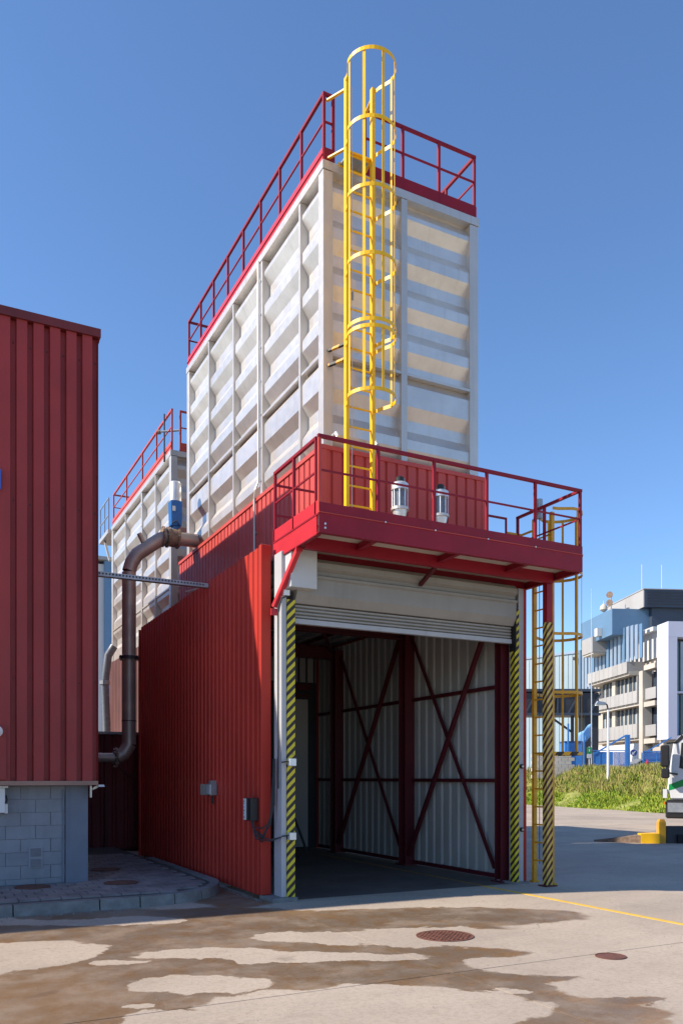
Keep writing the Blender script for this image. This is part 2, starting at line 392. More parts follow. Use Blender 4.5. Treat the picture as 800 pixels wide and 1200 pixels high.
# pavement with kerb and pavers
KX, KY, KR = 2.45, 11.85, 1.5
def kerbpath(r):     # from left along +X, round the corner, then back along +Y
    return [Vector((-6, KY-r, 0)), Vector((KX, KY-r, 0))]+[Vector((KX+r*math.sin(a), KY-r*math.cos(a), 0)) for a in [math.pi/2*i/10 for i in range(1, 11)]]+[Vector((KX+r, 19, 0))]
pav = MB(); ip = kerbpath(KR-.15)
pav.prism([(p.x, p.y, -.02) for p in ip]+[(-6, 19, -.02)], (0, 0, .132))
pav = tag(pav.build('pavement', 'joint_sand'), kind='structure')
def kerbstone(pa, pb):
    mb = MB(); h = .135
    for (o0, i0), (o1, i1) in zip(pa[:-1], pa[1:]):
        mb.hexa([(o0.x, o0.y, -.02), (o1.x, o1.y, -.02), (i1.x, i1.y, -.02), (i0.x, i0.y, -.02),
                 (o0.x+(i0.x-o0.x)*.12, o0.y+(i0.y-o0.y)*.12, h), (o1.x+(i1.x-o1.x)*.12, o1.y+(i1.y-o1.y)*.12, h), (i1.x, i1.y, h), (i0.x, i0.y, h)])
    return mb
def pt(r, s):        # point on kerb path at arc length s (measured on KR), s=0 at x=-1
    L1 = KX+1.0; L2 = KR*math.pi/2
    if s <= L1: return Vector((-1+s, KY-r, 0))
    if s <= L1+L2: a = (s-L1)/KR; return Vector((KX+r*math.sin(a), KY-r*math.cos(a), 0))
    return Vector((KX+r, KY+(s-L1-L2), 0))
s0 = -3.9; lens = [1, 1, 1, 1, .95, .92, 1.0, .5, .48, .5, .46, .5, .5, .5, 1, 1, 1]
for L in lens:
    q = [(pt(KR, s0+.008+(L-.016)*i/4), pt(KR-.15, s0+.008+(L-.016)*i/4)) for i in range(5)]
    kerbstone(q, None).build('kerb_stone', 'kerb', pav); s0 += L
pm = MB().hexa([(.004, .004, 0), (.244, .004, 0), (.244, .244, 0), (.004, .244, 0), (.008, .008, .02), (.240, .008, .02), (.240, .240, .02), (.008, .240, .02)]).mesh('paver', 'paver')
nb = 0
for j in range(0, 24):
    for i in range(-9, 18):
        x, y = -.3+i*.25+(.125 if j % 2 else 0), 10.5+j*.25
        cx, cy = x+.124, y+.124
        if cy > 12.3 and cx < 2.1: continue
        if cx < -1.9: continue
        far = 0
        for ax, ay in ((x, y), (x+.248, y), (x, y+.248), (x+.248, y+.248)):
            if ay < KY and ax > KX: far = max(far, math.hypot(ax-KX, ay-KY))
            elif ay < KY: far = max(far, KY-ay)
            else: far = max(far, ax-KX)
        if far > KR-.155: continue
        piece('paver', pm, pav, (x, y, .112+rnd.uniform(-.002, .003))); nb += 1
g3 = gnd(38, 1040, .13); manhole('brown round cover in the paving before the grey block wall', (g3.x, g3.y), .24, .136, studs=False)
g4 = gnd(142, 1035, .13); manhole('brown round cover in the paving at the corner of the block wall', (g4.x, g4.y), .24, .136, studs=False)
g5 = gnd(124, 1019.5, .13); manhole('dark round cover in the paving at the mouth of the alley', (g5.x, g5.y), .24, .136, studs=False)

R0 = random.Random(11); gm = MB()
for k in range(900):
    m_ = k % 3
    if m_ == 0: x, y = R0.uniform(.2, 2.6), KY-KR-abs(R0.gauss(0, .10))-.01
    elif m_ == 1: x, y = 4.06-abs(R0.gauss(0, .06)), R0.uniform(10.2, 13)
    else: x, y = R0.uniform(0, 9), R0.uniform(4, 10)
    r_ = R0.uniform(.003, .011) if m_ < 2 else R0.uniform(.002, .006)
    P = [(x+r_*math.cos(q)*R0.uniform(.7, 1.2), y+r_*math.sin(q)*R0.uniform(.7, 1.2), .001) for q in (0, 1.6, 3.1, 4.7)]
    gm.hexa(P+[(x+(px-x)*.6, y+(py-y)*.6, r_*.9) for px, py, _ in P])
tag(gm.build('grit', 'kerb'), 'loose grit lying on the concrete yard', 'grit', kind='stuff')

# ================================================================== LEFT WAREHOUSE
LX, LY, LB, LT = 2.28, 12.1, 1.57, 8.1
wh = thing('warehouse', 'red corrugated building on a grey block plinth at the left edge', 'building', (LX, LY, 0))
clad(wh, 'red_clad', (LX-17.6, LY), (1, 0), (0, -1), 17.6, LB+.03, LT-.10, per=.22, npan=5, outer=.62, slope=.05, depth=.075)
clad(wh, 'red_clad', (LX, LY), (0, 1), (1, 0), 8.8, LB+.03, LT-.10, per=.22, npan=5, outer=.62, slope=.05, depth=.075)
B(LX-17.6, LX-.09, LY+.10, LY+8.7, LB+.06, LT-.12).build('core', 'red_dark', wh)
B(LX-17.62, LX+.03, LY-.035, LY+.10, LT-.10, LT+.02).build('roof_trim', 'red_dark', wh)
B(LX-.10, LX+.035, LY+.103, LY+8.8, LT-.10, LT+.018).build('roof_trim', 'red_dark', wh)
B(LX-17.5, LX-.104, LY+.103, LY+8.75, LT-.12, LT-.06).build('roof', 'galv', wh)
B(LX-17.6, LX-.01, LY-.045, LY+.25, LB-.03, LB+.03).build('drip_flashing', 'tan_trim', wh)
bw = B(LX-17.6, 1.86, 12.360, 20.6, .1, LB-.033).build('block_wall', 'mortar', wh)
zc = .131; bz = .188
bm1 = MB().hexa([(0, 0, 0), (.392, 0, 0), (.392, .04, 0), (0, .04, 0), (0, 0, bz-.008), (.392, 0, bz-.008), (.392, .04, bz-.008), (0, .04, bz-.008)]).mesh('block', 'block_grey')
row = 0; zz = LB-.04-bz
while zz > .12:
    x = 1.86-.4+(0 if row % 2 else -.2)
    if row % 2 == 0: piece('block', bm1, bw, (1.86-.196, 12.35, zz), 0, (.495, 1, 1))
    while x > -1.6:
        piece('block', bm1, bw, (x, 12.35+rnd.uniform(-.001, .002), zz)); x -= .4
    zz -= bz; row += 1
if zz+bz > .15:
    x = 1.46
    while x > -1.6: piece('block', bm1, bw, (x, 12.351, .131), 0, (1, 1, (zz+bz-.131-.008)/(bz-.008))); x -= .4
B(1.862, 2.175, 12.33, 20.5, .1, LB-.034).build('corner_pier', 'render_grey', wh)
MB().tube([(1.83, 12.325, .14), (1.83, 12.325, 1.43), (1.83, 12.345, 1.47)], .012, 8).build('conduit', 'render_grey', wh)
vt = B(1.36, 1.55, 12.335, 12.352, .36, .66).build('vent_frame', 'block_grey', wh)
for k in range(2):
    for q in range(6): B(1.385, 1.525, 12.325, 12.336, .375+k*.15+q*.02, .388+k*.15+q*.02).build('louvre', 'mortar', vt)
B(LX-2.5, .76+.28, LY-.055, LY-.041, LB+.05, LB+.78).build('repair_plate', 'red_clad', wh)
lamp = thing('floodlight', 'small beige floodlight under the cladding corner of the left building', 'lamp', (2.2, 12.2, 1.45))
B(2.178, 2.2, 12.16, 12.24, 1.36, 1.53).build('bracket', 'cream_steel', lamp)
MB().bar((2.2, 12.2, 1.47), (2.28, 12.13, 1.52), .03).build('arm', 'cream_steel', lamp)
MB().hexa([(2.26, 12.04, 1.515), (2.36, 12.04, 1.515), (2.36, 12.14, 1.515), (2.26, 12.14, 1.515), (2.28, 12.05, 1.545), (2.35, 12.05, 1.545), (2.35, 12.13, 1.545), (2.28, 12.13, 1.545)]).build('lamp_head', 'cream_steel', lamp)
a = onY(0, 936, 12.3); eb = thing('electric_box', 'white electric box on the block wall at the left picture edge', 'electric box', (a.x, 12.3, 1.1))
B(a.x-.3, a.x+.06, 12.2, 12.349, 1.16, 1.50).build('housing', 'white_paint', eb); B(a.x-.3, a.x+.1, 12.18, 12.346, 1.505, 1.53).build('hood', 'white_paint', eb)
B(a.x+.062, a.x+.10, 12.24, 12.347, 1.15, 1.28).build('socket', 'white_paint', eb)
MB().tube([(a.x+.075, 12.23, 1.40), (a.x+.085, 12.2, 1.33), (a.x+.06, 12.21, 1.29)], .012, 8).build('plug', 'black', eb)
sg = thing('wall_sign', 'bright blue sign on the red cladding at the left picture edge', 'sign', (1.0, 12.0, 5.5))
a = onY(1.6, 550, 12.04); b = onY(1.6, 573, 12.04)
B(a.x-.6, a.x, 12.04, 12.06, b.z, a.z).build('plate', 'sign_edge', sg); B(a.x-.57, a.x-.03, 12.062, 12.10, b.z+.05, a.z-.05).build('backing', 'galv', sg)
lp = thing('wall_lamp', 'round white bulkhead light low on the red cladding at the left edge', 'lamp', (.75, 12.04, 2.3))
a = onY(0, 857, 12.0); MB().tube([(a.x-.035, 12.044, a.z), (a.x-.035, 11.98, a.z), (a.x-.035, 11.95, a.z)], [.08, .075, .03], 14).build('lens', 'white_paint', lp)
# screws are seen as dark dots in the valleys
sm = B(-.008, .008, -.006, .006, -.008, .008).mesh('screw', 'black')
for q in range(20):
    xx = LX-4.4+.22*q+.22*.83
    if xx > .6:
        for zz in (3.05, 5.5, 7.7): piece('screw', sm, wh, (xx, LY+.07, zz-rnd.uniform(0, .05)))

# ================================================================== SHED WITH ROLLER GATE
WX, WY, WT, WB = 4.08, 10.3, 4.78, 17.05     # left wall outer face, front, top, back
SXR = 8.40                                     # right wall outer face
shed = thing('loading_shed', 'red corrugated loading shed with a half raised grey roller gate', 'shed', (6.2, 10.2, 0))
clad(shed, 'red_shed', (WX, WB), (0, -1), (-1, 0), WB-WY-.06, .05, WT, per=.19, npan=5, outer=.6, slope=.1, depth=.03)
B(WX+.04, WX+.06, WY+.1, WB, .06, WT-.06).build('wall_lining', 'inner_panel', shed)
B(WX-.006, 4.22, WY-.014, WY+.07, .06, WT+.02).build('corner_flashing', 'red_shed', shed, bevel=.006)
B(4.10, 4.46, 9.93, 10.42, -.01, .055).build('footing', 'kerb', shed, bevel=.008)
B(8.12, 8.42, 9.96, 10.44, -.01, .03).build('footing', 'kerb', shed)
# right wall: cladding outside, pale sheet inside, frame
XI = 8.2
clad(shed, 'red_shed', (SXR, WY-.1), (0, 1), (1, 0), 7.3, .05, WT, per=.2, npan=5, depth=.03)
clad(shed, 'inner_panel', (XI+.045, WY+.08), (0, 1), (-1, 0), 6.8, .09, 4.55, per=.25, npan=4, name='lining_panel', outer=.55, slope=.12, depth=.03)
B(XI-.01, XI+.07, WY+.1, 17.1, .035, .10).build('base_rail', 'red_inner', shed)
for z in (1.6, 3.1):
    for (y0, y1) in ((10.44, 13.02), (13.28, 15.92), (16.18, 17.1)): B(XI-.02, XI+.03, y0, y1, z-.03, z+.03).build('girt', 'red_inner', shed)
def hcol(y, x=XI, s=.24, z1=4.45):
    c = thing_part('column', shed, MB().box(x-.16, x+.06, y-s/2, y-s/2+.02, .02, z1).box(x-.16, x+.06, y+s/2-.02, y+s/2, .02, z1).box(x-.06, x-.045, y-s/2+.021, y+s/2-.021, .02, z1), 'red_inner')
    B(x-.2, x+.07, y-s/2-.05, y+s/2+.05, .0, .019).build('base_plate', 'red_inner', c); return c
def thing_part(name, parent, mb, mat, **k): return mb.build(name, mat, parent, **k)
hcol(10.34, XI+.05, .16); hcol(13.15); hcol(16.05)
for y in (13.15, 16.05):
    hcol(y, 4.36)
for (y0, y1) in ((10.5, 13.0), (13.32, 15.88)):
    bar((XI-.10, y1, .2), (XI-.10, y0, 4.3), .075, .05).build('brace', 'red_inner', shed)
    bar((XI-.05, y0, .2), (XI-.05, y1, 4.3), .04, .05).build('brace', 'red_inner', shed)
# roof and rafters
rf = B(WX+.07, SXR-.04, WY+.1, 17.25, 4.62, 4.70).build('roof', 'galv', shed)
for k in range(12): B(WX+.1+k*.34, WX+.16+k*.34, WY+.2, 17.1, 4.585, 4.618).build('ceiling_rib', 'inner_panel', rf)
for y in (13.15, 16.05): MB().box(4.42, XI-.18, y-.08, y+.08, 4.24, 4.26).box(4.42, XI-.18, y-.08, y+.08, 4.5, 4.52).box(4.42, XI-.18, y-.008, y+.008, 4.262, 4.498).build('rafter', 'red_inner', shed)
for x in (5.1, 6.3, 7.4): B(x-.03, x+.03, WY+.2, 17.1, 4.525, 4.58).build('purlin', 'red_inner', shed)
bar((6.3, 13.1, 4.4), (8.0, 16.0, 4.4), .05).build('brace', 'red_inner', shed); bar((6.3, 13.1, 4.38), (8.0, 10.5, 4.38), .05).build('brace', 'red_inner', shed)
# back wall
clad(shed, 'red_shed', (SXR, 17.28), (-1, 0), (0, 1), SXR-WX, .0, WT-.02, per=.2, npan=5, depth=.03)
clad(shed, 'inner_panel', (7.0, 17.2), (1, 0), (0, -1), 1.18, 3.85, 4.5, per=.2, npan=3, name='lining_panel', depth=.02)
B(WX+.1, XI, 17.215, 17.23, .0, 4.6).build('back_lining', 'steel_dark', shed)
B(WX+.1, XI-.2, 17.12, 17.19, 3.66, 3.8).build('back_beam', 'red_inner', shed); B(WX+.1, XI-.2, 17.13, 17.19, 3.5, 3.56).build('back_beam', 'red_inner', shed)
B(7.2, 7.96, 17.17, 17.212, .05, 3.45).build('back_door', 'inner_panel', shed)
# gate frame: left and right jamb
B(4.25, 4.325, 10.0, 10.25, .056, 4.66).build('gate_jamb', 'grey_frame', shed, bevel=.005)
B(4.327, 4.442, 9.985, 10.10, .056, 4.02).build('guide_rail', 'hazard', shed)
B(8.225, 8.325, 10.0, 10.2, .031, 4.58).build('gate_jamb', 'grey_frame', shed, bevel=.005)
B(8.205, 8.224, 10.11, 10.2, .031, 4.3).build('guide_rail', 'grey_frame', shed)
B(8.145, 8.222, 9.985, 10.10, .031, 4.25).build('guide_rail', 'hazard', shed)
B(8.128, 8.144, 9.95, 10.10, 3.6, 4.40).build('guide_lip', 'black', shed)
B(8.327, 8.43, 10.06, 10.2, .031, 4.6).build('corner_flashing', 'red_shed', shed)
# roller gate: curtain slats, bottom bar, housing
hz = [(9.97, 4.60), (9.90, 4.54), (9.90, 4.47), (9.955, 4.43), (9.955, 4.385), (9.90, 4.36), (9.90, 4.33), (9.93, 4.31), (9.93, 4.10), (10.0, 3.985), (10.06, 3.985), (10.06, 4.60)]
MB().prism([(4.445, y, z) for y, z in hz], (3.68, 0, 0)).build('gate_housing', 'grey_shutter', shed)
cur = B(4.446, 8.12, 10.075, 10.085, 3.79, 3.98).build('gate_curtain', 'grey_shutter', shed)
slm = MB().prism([(4.446, 10.073, 0), (4.446, 10.045, .012), (4.446, 10.045, .034), (4.446, 10.073, .046)], (3.672, 0, 0)).mesh('slat', 'grey_shutter', wloc(shed))
for k in range(4): piece('slat', slm, cur, wloc(cur)+Vector((0, 0, 3.795+k*.047)))
B(4.446, 8.118, 10.03, 10.10, 3.72, 3.785).build('bottom_bar', 'grey_frame', cur)
B(4.30, 4.68, 9.80, 10.3, 4.15, 4.655).build('motor_cover', 'grey_box', shed, bevel=.006)
B(4.26, 4.34, 9.93, 9.983, 4.06, 4.13).build('sensor_box', 'white_paint', shed)
MB().tube([(4.30, 9.94, 4.05), (4.24, 9.96, 4.02), (4.20, 9.99, 3.9), (4.20, 9.99, 1.5)], .011, 8).build('cable', 'cable', shed)
sn = B(4.33, 4.42, 9.91, 9.984, 1.86, 1.955)
for z in (1.80, .82):
    q = B(4.33, 4.425, 9.90, 9.984, z, z+.10).build('gate_sensor', 'galv_light', shed, bevel=.006)
    MB().tube([(4.33, 9.94, z+.06), (4.24, 9.97, z+.05)], .01, 6).build('sensor_arm', 'cable', q)
for z in (1.80, .82): MB().tube([(8.275, 9.999, z+.02), (8.275, 9.965, z+.02)], .035, 14).build('gate_reflector', 'black', shed)
for z in (1.80, .82): MB().tube([(8.28, 9.964, z+.02), (8.28, 9.958, z+.02)], .018, 12).build('gate_reflector_lens', 'galv_light', shed)
# roof collar (cladding round the foot of the tower)
PX0, PX1, PY0, PY1, PZ0, PZ1 = 4.97, 7.80, 10.26, 17.3, 4.70, 6.30
cl = thing('tower_plinth', 'red corrugated skirt under the tall white tower, above the shed roof', 'cladding', (6.4, 10.3, PZ0))
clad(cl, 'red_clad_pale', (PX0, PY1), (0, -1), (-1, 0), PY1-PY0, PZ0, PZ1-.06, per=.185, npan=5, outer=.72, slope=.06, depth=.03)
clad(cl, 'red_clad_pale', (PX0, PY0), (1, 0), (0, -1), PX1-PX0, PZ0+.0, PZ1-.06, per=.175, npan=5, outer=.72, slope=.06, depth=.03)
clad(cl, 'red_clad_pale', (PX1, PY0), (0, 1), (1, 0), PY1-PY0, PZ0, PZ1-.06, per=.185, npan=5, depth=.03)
B(PX0+.05, PX1-.05, PY0+.05, PY1-.03, PZ0, PZ1-.07).build('core', 'red_dark', cl)
B(PX0-.02, PX0+.10, PY0-.02, PY1+.02, PZ1-.06, PZ1+.0).build('cap_flashing', 'red_clad_pale', cl)
B(PX0+.102, PX1+.02, PY0-.018, PY0+.10, PZ1-.06, PZ1+.0).build('cap_flashing', 'red_clad_pale', cl)
B(PX0-.012, PX0+.075, PY0-.012, PY0+.05, PZ0, PZ1-.062).build('corner_flashing', 'red_clad_pale', cl)
B(PX1-.08, PX1+.012, PY0-.012, PY0+.05, PZ0, PZ1-.062).build('corner_flashing', 'red_clad_pale', cl)

# ================================================================== STEEL TOWERS
def zprof(zb, zt, centers, dep=.10, h=.165, gap=.33):
    """(z, inset) going up: outer flats with recessed bands below each down-facing slope centre"""
    pr = []
    for c in sorted(centers):
        lo = c-gap
        pr += [(lo-h/2, 0), (lo+h/2, dep), (c-h/2, dep), (c+h/2, 0)]
    out = []
    for z, d in pr:
        if z <= zb or z >= zt: continue
        out.append((z, d))
    def at(z):
        if z <= pr[0][0]: return pr[0][1]
        for (a, da), (b, db) in zip(pr, pr[1:]):
            if a <= z <= b: return da+(db-da)*(z-a)/(b-a) if b > a else da
        return pr[-1][1]
    return [(zb, at(zb))]+out+[(zt, at(zt))]
def wallpanel(parent, p0, p1, nrm, prof, mat='white_steel'):
    mb = MB(); p0, p1, nrm = Vector((*p0, 0)), Vector((*p1, 0)), Vector((*nrm, 0))
    for (a, da), (b, db) in zip(prof, prof[1:]):
        i0, i1 = p0-nrm*da, p1-nrm*da; j0, j1 = p0-nrm*db, p1-nrm*db
        mb.quad((i0.x, i0.y, a), (i1.x, i1.y, a), (j1.x, j1.y, b), (j0.x, j0.y, b))
    # end caps so the recess reads against the ribs
    return mb.build('panel', mat, parent)
def tower(root, x0, x1, ys, zb, zt, zm, cents, xs_front, railmat, posts_y, rail_front, rz=.97, toe=True, gate=None):
    y0, y1 = ys[0], ys[-1]
    of = .03
    sides = [((0, -1), 'f'), ((-1, 0), 'l'), ((1, 0), 'r'), ((0, 1), 'b')]
    up = zprof(zm+.02, zt-.12, cents); lo = zprof(zb, zm-.02, cents)
    B(x0+.16, x1-.16, y0+.16, y1-.16, zb, zt-.06).build('core', 'white_steel', root)
    # panels left / right
    for (ya, yb) in zip(ys, ys[1:]):
        for pr in (up, lo):
            wallpanel(root, (x0+of, yb), (x0+of, ya), (-1, 0), pr)
            wallpanel(root, (x1-of, ya), (x1-of, yb), (1, 0), pr)
    for (xa, xb) in zip(xs_front, xs_front[1:]):
        for pr in (up, lo):
            wallpanel(root, (xa, y0+of), (xb, y0+of), (0, -1), pr)
            wallpanel(root, (xb, y1-of), (xa, y1-of), (0, 1), pr)
    # corner posts, ribs
    for x in (x0, x1-.155):
        for y in (y0, y1-.155): B(x, x+.155, y, y+.155, zb, zt-.125).build('corner_post', 'cream_steel', root, bevel=.006)
    for k, y in enumerate(ys[1:-1]):
        wd = .12 if k == 1 else .055
        for xx in (x0, x1-.155):
            r = B(xx, xx+.155, y-wd/2, y+wd/2, zb, zt-.125).build('rib', 'cream_steel', root)
            if k == 1 and xx == x0:
                for q in range(7): MB().tube([(xx-.001, y, zb+.25+q*.55), (xx-.012, y, zb+.25+q*.55)], .018, 8).build('bolt', 'galv', r)
    for x in xs_front[1:-1]:
        for yy in (y0, y1-.155): B(x-.05, x+.05, yy, yy+.155, zb, zt-.125).build('rib', 'cream_steel', root)
    # top frame and mid rail
    for (a, b, c, d) in ((x0-.01, x0+.14, y0-.01, y1+.01), (x1-.14, x1+.01, y0-.01, y1+.01), (x0+.142, x1-.142, y0-.009, y0+.14), (x0+.142, x1-.142, y1-.14, y1+.009)):
        B(a, b, c, d, zt-.12, zt).build('top_beam', 'cream_steel', root)
    for ya, yb in zip(ys, ys[1:]):
        ha = .062 if ya != y0 else .157; hb = .062 if yb != y1 else .157
        for xx in (x0+.004, x1-.12): B(xx, xx+.116, ya+ha, yb-hb, zm-.019, zm+.019).build('mid_rail', 'cream_steel', root)
    for xa, xb in zip(xs_front, xs_front[1:]):
        for yy in (y0+.004, y1-.12): B(xa+(.157 if xa == xs_front[0] else .052), xb-(.157 if xb == xs_front[-1] else .052), yy, yy+.116, zm-.019, zm+.019).build('mid_rail', 'cream_steel', root)
    B(x0+.144, x1-.144, y0+.144, y1-.144, zt-.05, zt-.02).build('roof_plate', 'galv', root)
    # rail: posts, handrail, knee rail, toe board
    zr = zt+rz; zk = zt+rz*.6; T = .036
    for xx in (x0+.02, x1-.06):
        for y in posts_y: B(xx, xx+T, y-T/2, y+T/2, zt+.001, zr-.021).build('rail_post', railmat, root)
        B(xx-.003, xx+T+.003, posts_y[0]-.02, posts_y[-1]+.02, zr-.02, zr+.022).build('handrail', railmat, root)
        B(xx+.008, xx+.03, posts_y[0]+.021, posts_y[-1]-.021, zk-.012, zk+.012).build('knee_rail', railmat, root)
        if toe:
            o = -.012 if xx < (x0+x1)/2 else T
            B(xx+o, xx+o+.011, posts_y[0]-.02, posts_y[-1]+.02, zt+.001, zt+.20).build('toe_board', 'red_bright' if railmat == 'red_steel' else railmat, root)
            B(xx+o-.014, xx+o-.001, posts_y[0]-.02, posts_y[-1]+.02, zt+.09, zt+.105).build('toe_board_lip', railmat, root)
    for yy, xr in ((posts_y[0]-.0, rail_front), (posts_y[-1], [x0+.02, (x0+x1)/2, x1-.06])):
        for a, b in zip(xr, xr[1:]):
            if yy == posts_y[0] and gate and a == gate[0]: continue
            B(a+(.041 if a == xr[0] else .001), b-.001+(.036 if gate and b == gate[0] else 0), yy-.02, yy+.02, zr-.018, zr+.02).build('handrail', railmat, root)
            B(a+.041, b-.001, yy-.011, yy+.011, zk-.012, zk+.012).build('knee_rail', railmat, root)
            if toe: B(a+.001, b-.001, yy-.032, yy-.021, zt+.001, zt+.20).build('toe_board', railmat, root)
        for x in xr:
            if abs(x-(x0+.02)) > .02 and abs(x-(x1-.06)) > .02: B(x, x+.04, yy-.019, yy+.019, zt+.001, zr-.02).build('rail_post', railmat, root)
TX0, TX1, TY0 = 5.0, 7.67, 10.28
tw = thing('storage_tower', 'tall white ribbed steel tower above the gate with red roof railing', 'tower', (6.3, 10.3, 6.3))
cents = [10.40]+[9.84-.655*k for k in range(4)]+[7.07, 6.43]
tower(tw, TX0, TX1, [10.28, 11.08, 12.62, 13.98, 15.39, 16.86], 6.305, 10.30, 7.61, cents, [5.0, 6.33, 7.67], 'red_steel',
      [10.33, 11.09, 11.91, 12.73, 13.55, 14.37, 15.19, 16.0, 16.82], [5.02, 5.16, 5.67, 6.31, 6.95, 7.61], gate=(5.16, 5.67))
T2 = thing('storage_tower', 'smaller white ribbed steel tower farther back between the red walls', 'tower', (6.3, 18.1, 5.0))
tower(T2, 5.0, 7.67, [18.1, 19.48, 20.85, 22.71, 24.52], 5.05, 9.03, 5.95, [9.13]+[8.55-.655*k for k in range(4)]+[5.75], [5.0, 6.33, 7.67], 'red_orange',
      [18.14, 19.5, 20.9, 22.7, 24.4], [5.02, 5.21, 6.4, 7.61], rz=.92, gate=(5.02, 5.21))
# rear walkway of the far tower
bar((5.0, 25.5, 8.85), (4.95, 24.55, 8.05), .06).build('walkway_strut', 'cream_steel', T2)
B(4.9, 6.2, 24.56, 25.9, 8.86, 8.98).build('walkway', 'cream_steel', T2)
for y in (24.6, 25.2, 25.85): B(4.92, 4.95, y-.015, y+.015, 8.981, 9.9).build('walkway_post', 'galv', T2)
for z in (9.4, 9.9): B(4.922, 4.948, 24.6, 25.87, z+.001, z+.03).build('walkway_rail', 'galv', T2)
# antenna-like arm at the far tower's rail
MB().tube([(4.9, 18.6, 9.6), (5.3, 18.3, 9.6)], .025, 8).build('lamp_arm', 'galv', T2)
MB().tube([(4.9, 18.62, 9.6), (4.84, 18.66, 9.6)], [.05, .05], 10).build('lamp_head', 'rust_and_ramp_shade', T2)
MB().tube([(4.97, 18.55, 8.9), (4.97, 18.55, 10.0)], .02, 8).build('lamp_pole', 'steel_dark', T2)

# skirt and outbuilding below the far tower
sk = thing('rear_plinth', 'dark red corrugated base under the far white tower', 'building', (6.3, 18.2, 0))
clad(sk, 'dusty_red', (4.97, 24.6), (0, -1), (-1, 0), 6.4, .0, 5.02, per=.2, npan=8, depth=.03)
clad(sk, 'red_clad', (4.97, 18.2), (1, 0), (0, -1), 2.8, .0, 5.02, per=.2, npan=7, depth=.03)
B(5.02, 7.75, 18.25, 24.55, .0, 5.0).build('core', 'red_dark', sk)
ob = thing('rear_annex', 'low dark red annex at the end of the alley', 'building', (4.3, 18.5, 0))
clad(ob, 'red_dark', (2.3, 18.4), (1, 0), (0, -1), 2.6, .1, 2.6, per=.26, npan=5, depth=.02)
B(2.3, 4.93, 18.45, 24, .05, 2.58).build('core', 'red_dark', ob)
B(2.3, 4.95, 18.34, 24.0, 2.605, 2.66).build('roof_edge', 'galv', ob)
for x in (3.60, 4.24): B(x, x+.07, 18.33, 18.375, .1, 2.6).build('door_post', 'red_inner', ob)
bar((3.67, 18.35, 2.1), (4.24, 18.35, 1.6), .05, .04).build('brace', 'red_inner', ob)
rw = thing('rear_building', 'red corrugated building standing behind the alley', 'building', (2.5, 27.5, 0))
clad(rw, 'red_clad', (-2.0, 27.2), (1, 0), (0, -1), 6.4, .0, 7.75, per=.32, npan=5, depth=.05)
B(-2.0, 4.4, 27.26, 34, .0, 7.7).build('core', 'red_dark', rw); B(-2.05, 4.45, 27.12, 27.25, 7.755, 7.84).build('roof_trim', 'red_dark', rw)
bs = thing('rear_silo', 'blue and white tall metal cabin seen past the far tower', 'building', (5.5, 46, 0))
p = atD(117, 700, 48); q = atD(131, 700, 48)
B(p.x-2, p.x+.25, p.y, p.y+4, 0, 14.2).build('white_wall', 'far_white', bs); B(p.x+.252, q.x+2, p.y-.2, p.y+4.2, 0, 14.4).build('blue_wall', 'far_blue', bs); B(p.x-2.1, q.x+2.1, p.y-.3, p.y+4.3, 14.41, 14.6).build('roof', 'far_grey', bs)
du = thing('exhaust_duct', 'thin bent grey duct beside the far tower in the alley', 'duct', (4.6, 23, 2.7))
a1, a2, a3, a4 = atD(134, 757, 22), atD(127, 768, 22), atD(123, 800, 22), atD(125, 850, 22)
MB().tube([a1, a2, a3, a4, (a4.x, a4.y, 2.62)], .11, 12).build('duct', 'car_grey', du, smooth=True)
MB().tube([a3+Vector((0, 0, .05)), a3-Vector((0, 0, .05))], .14, 12).build('collar', 'galv', du)

# ================================================================== ACCESS PLATFORM ABOVE THE GATE
AX0, AX1, AY0, AY1 = 4.28, 8.50, 8.91, 10.36
ZB, ZF, ZT, ZR, ZK = 4.62, 4.86, 4.99, 5.80, 5.39
pl = thing('access_platform', 'dark red steel balcony with railing over the gate', 'platform', (6.4, 9.6, ZB))
MB().box(AX0, AX1, AY0, AY0+.012, ZB, ZF).box(AX0, AX1, AY0+.013, AY0+.07, ZB, ZB+.012).box(AX0, AX1, AY0+.013, AY0+.07, ZF-.012, ZF).build('front_beam', 'red_steel', pl)
B(AX0-.005, AX1+.005, AY0-.012, AY0+.06, ZF+.001, ZF+.010).build('beam_cover', 'red_orange', pl)  # lighter orange ledge, its sunlit edge put into the colour
B(AX0, AX1, AY0+.002, AY0+.01, ZF+.011, ZT).build('toe_board', 'red_steel', pl)
for x, s in ((AX0, 1), (AX1, -1)):  # sun-side beam and toe board take the brighter red, sunlight put into colour
    B(min(x, x+s*.012), max(x, x+s*.012), AY0+.072, AY1, ZB-.0, ZF).build('side_beam', 'red_bright' if s > 0 else 'red_steel', pl)
    B(min(x, x+s*.06), max(x, x+s*.06), AY0+.073, AY1, ZB-.013, ZB-.001).build('side_beam_flange', 'red_steel', pl)
    B(min(x+s*.002, x+s*.01), max(x+s*.002, x+s*.01), AY0+.012, AY1, ZF+.004, ZT+.03).build('toe_board', 'red_bright' if s > 0 else 'red_steel', pl)
    B(min(x-s*.006, x+s*.001), max(x-s*.006, x+s*.001), AY0+.0, AY1, ZF-.02, ZF+.003).build('toe_board_lip', 'red_steel', pl)
fl = B(AX0+.014, AX1-.014, AY0+.072, AY1, ZB+.105, ZF-.013).build('deck', 'deck_plate', pl)
for y in (9.45, 10.12):
    MB().box(AX0+.062, AX1-.062, y, y+.012, ZB-.04, ZB+.104).box(AX0+.062, AX1-.062, y-.0, y+.07, ZB-.052, ZB-.041).build('joist', 'red_steel', pl)
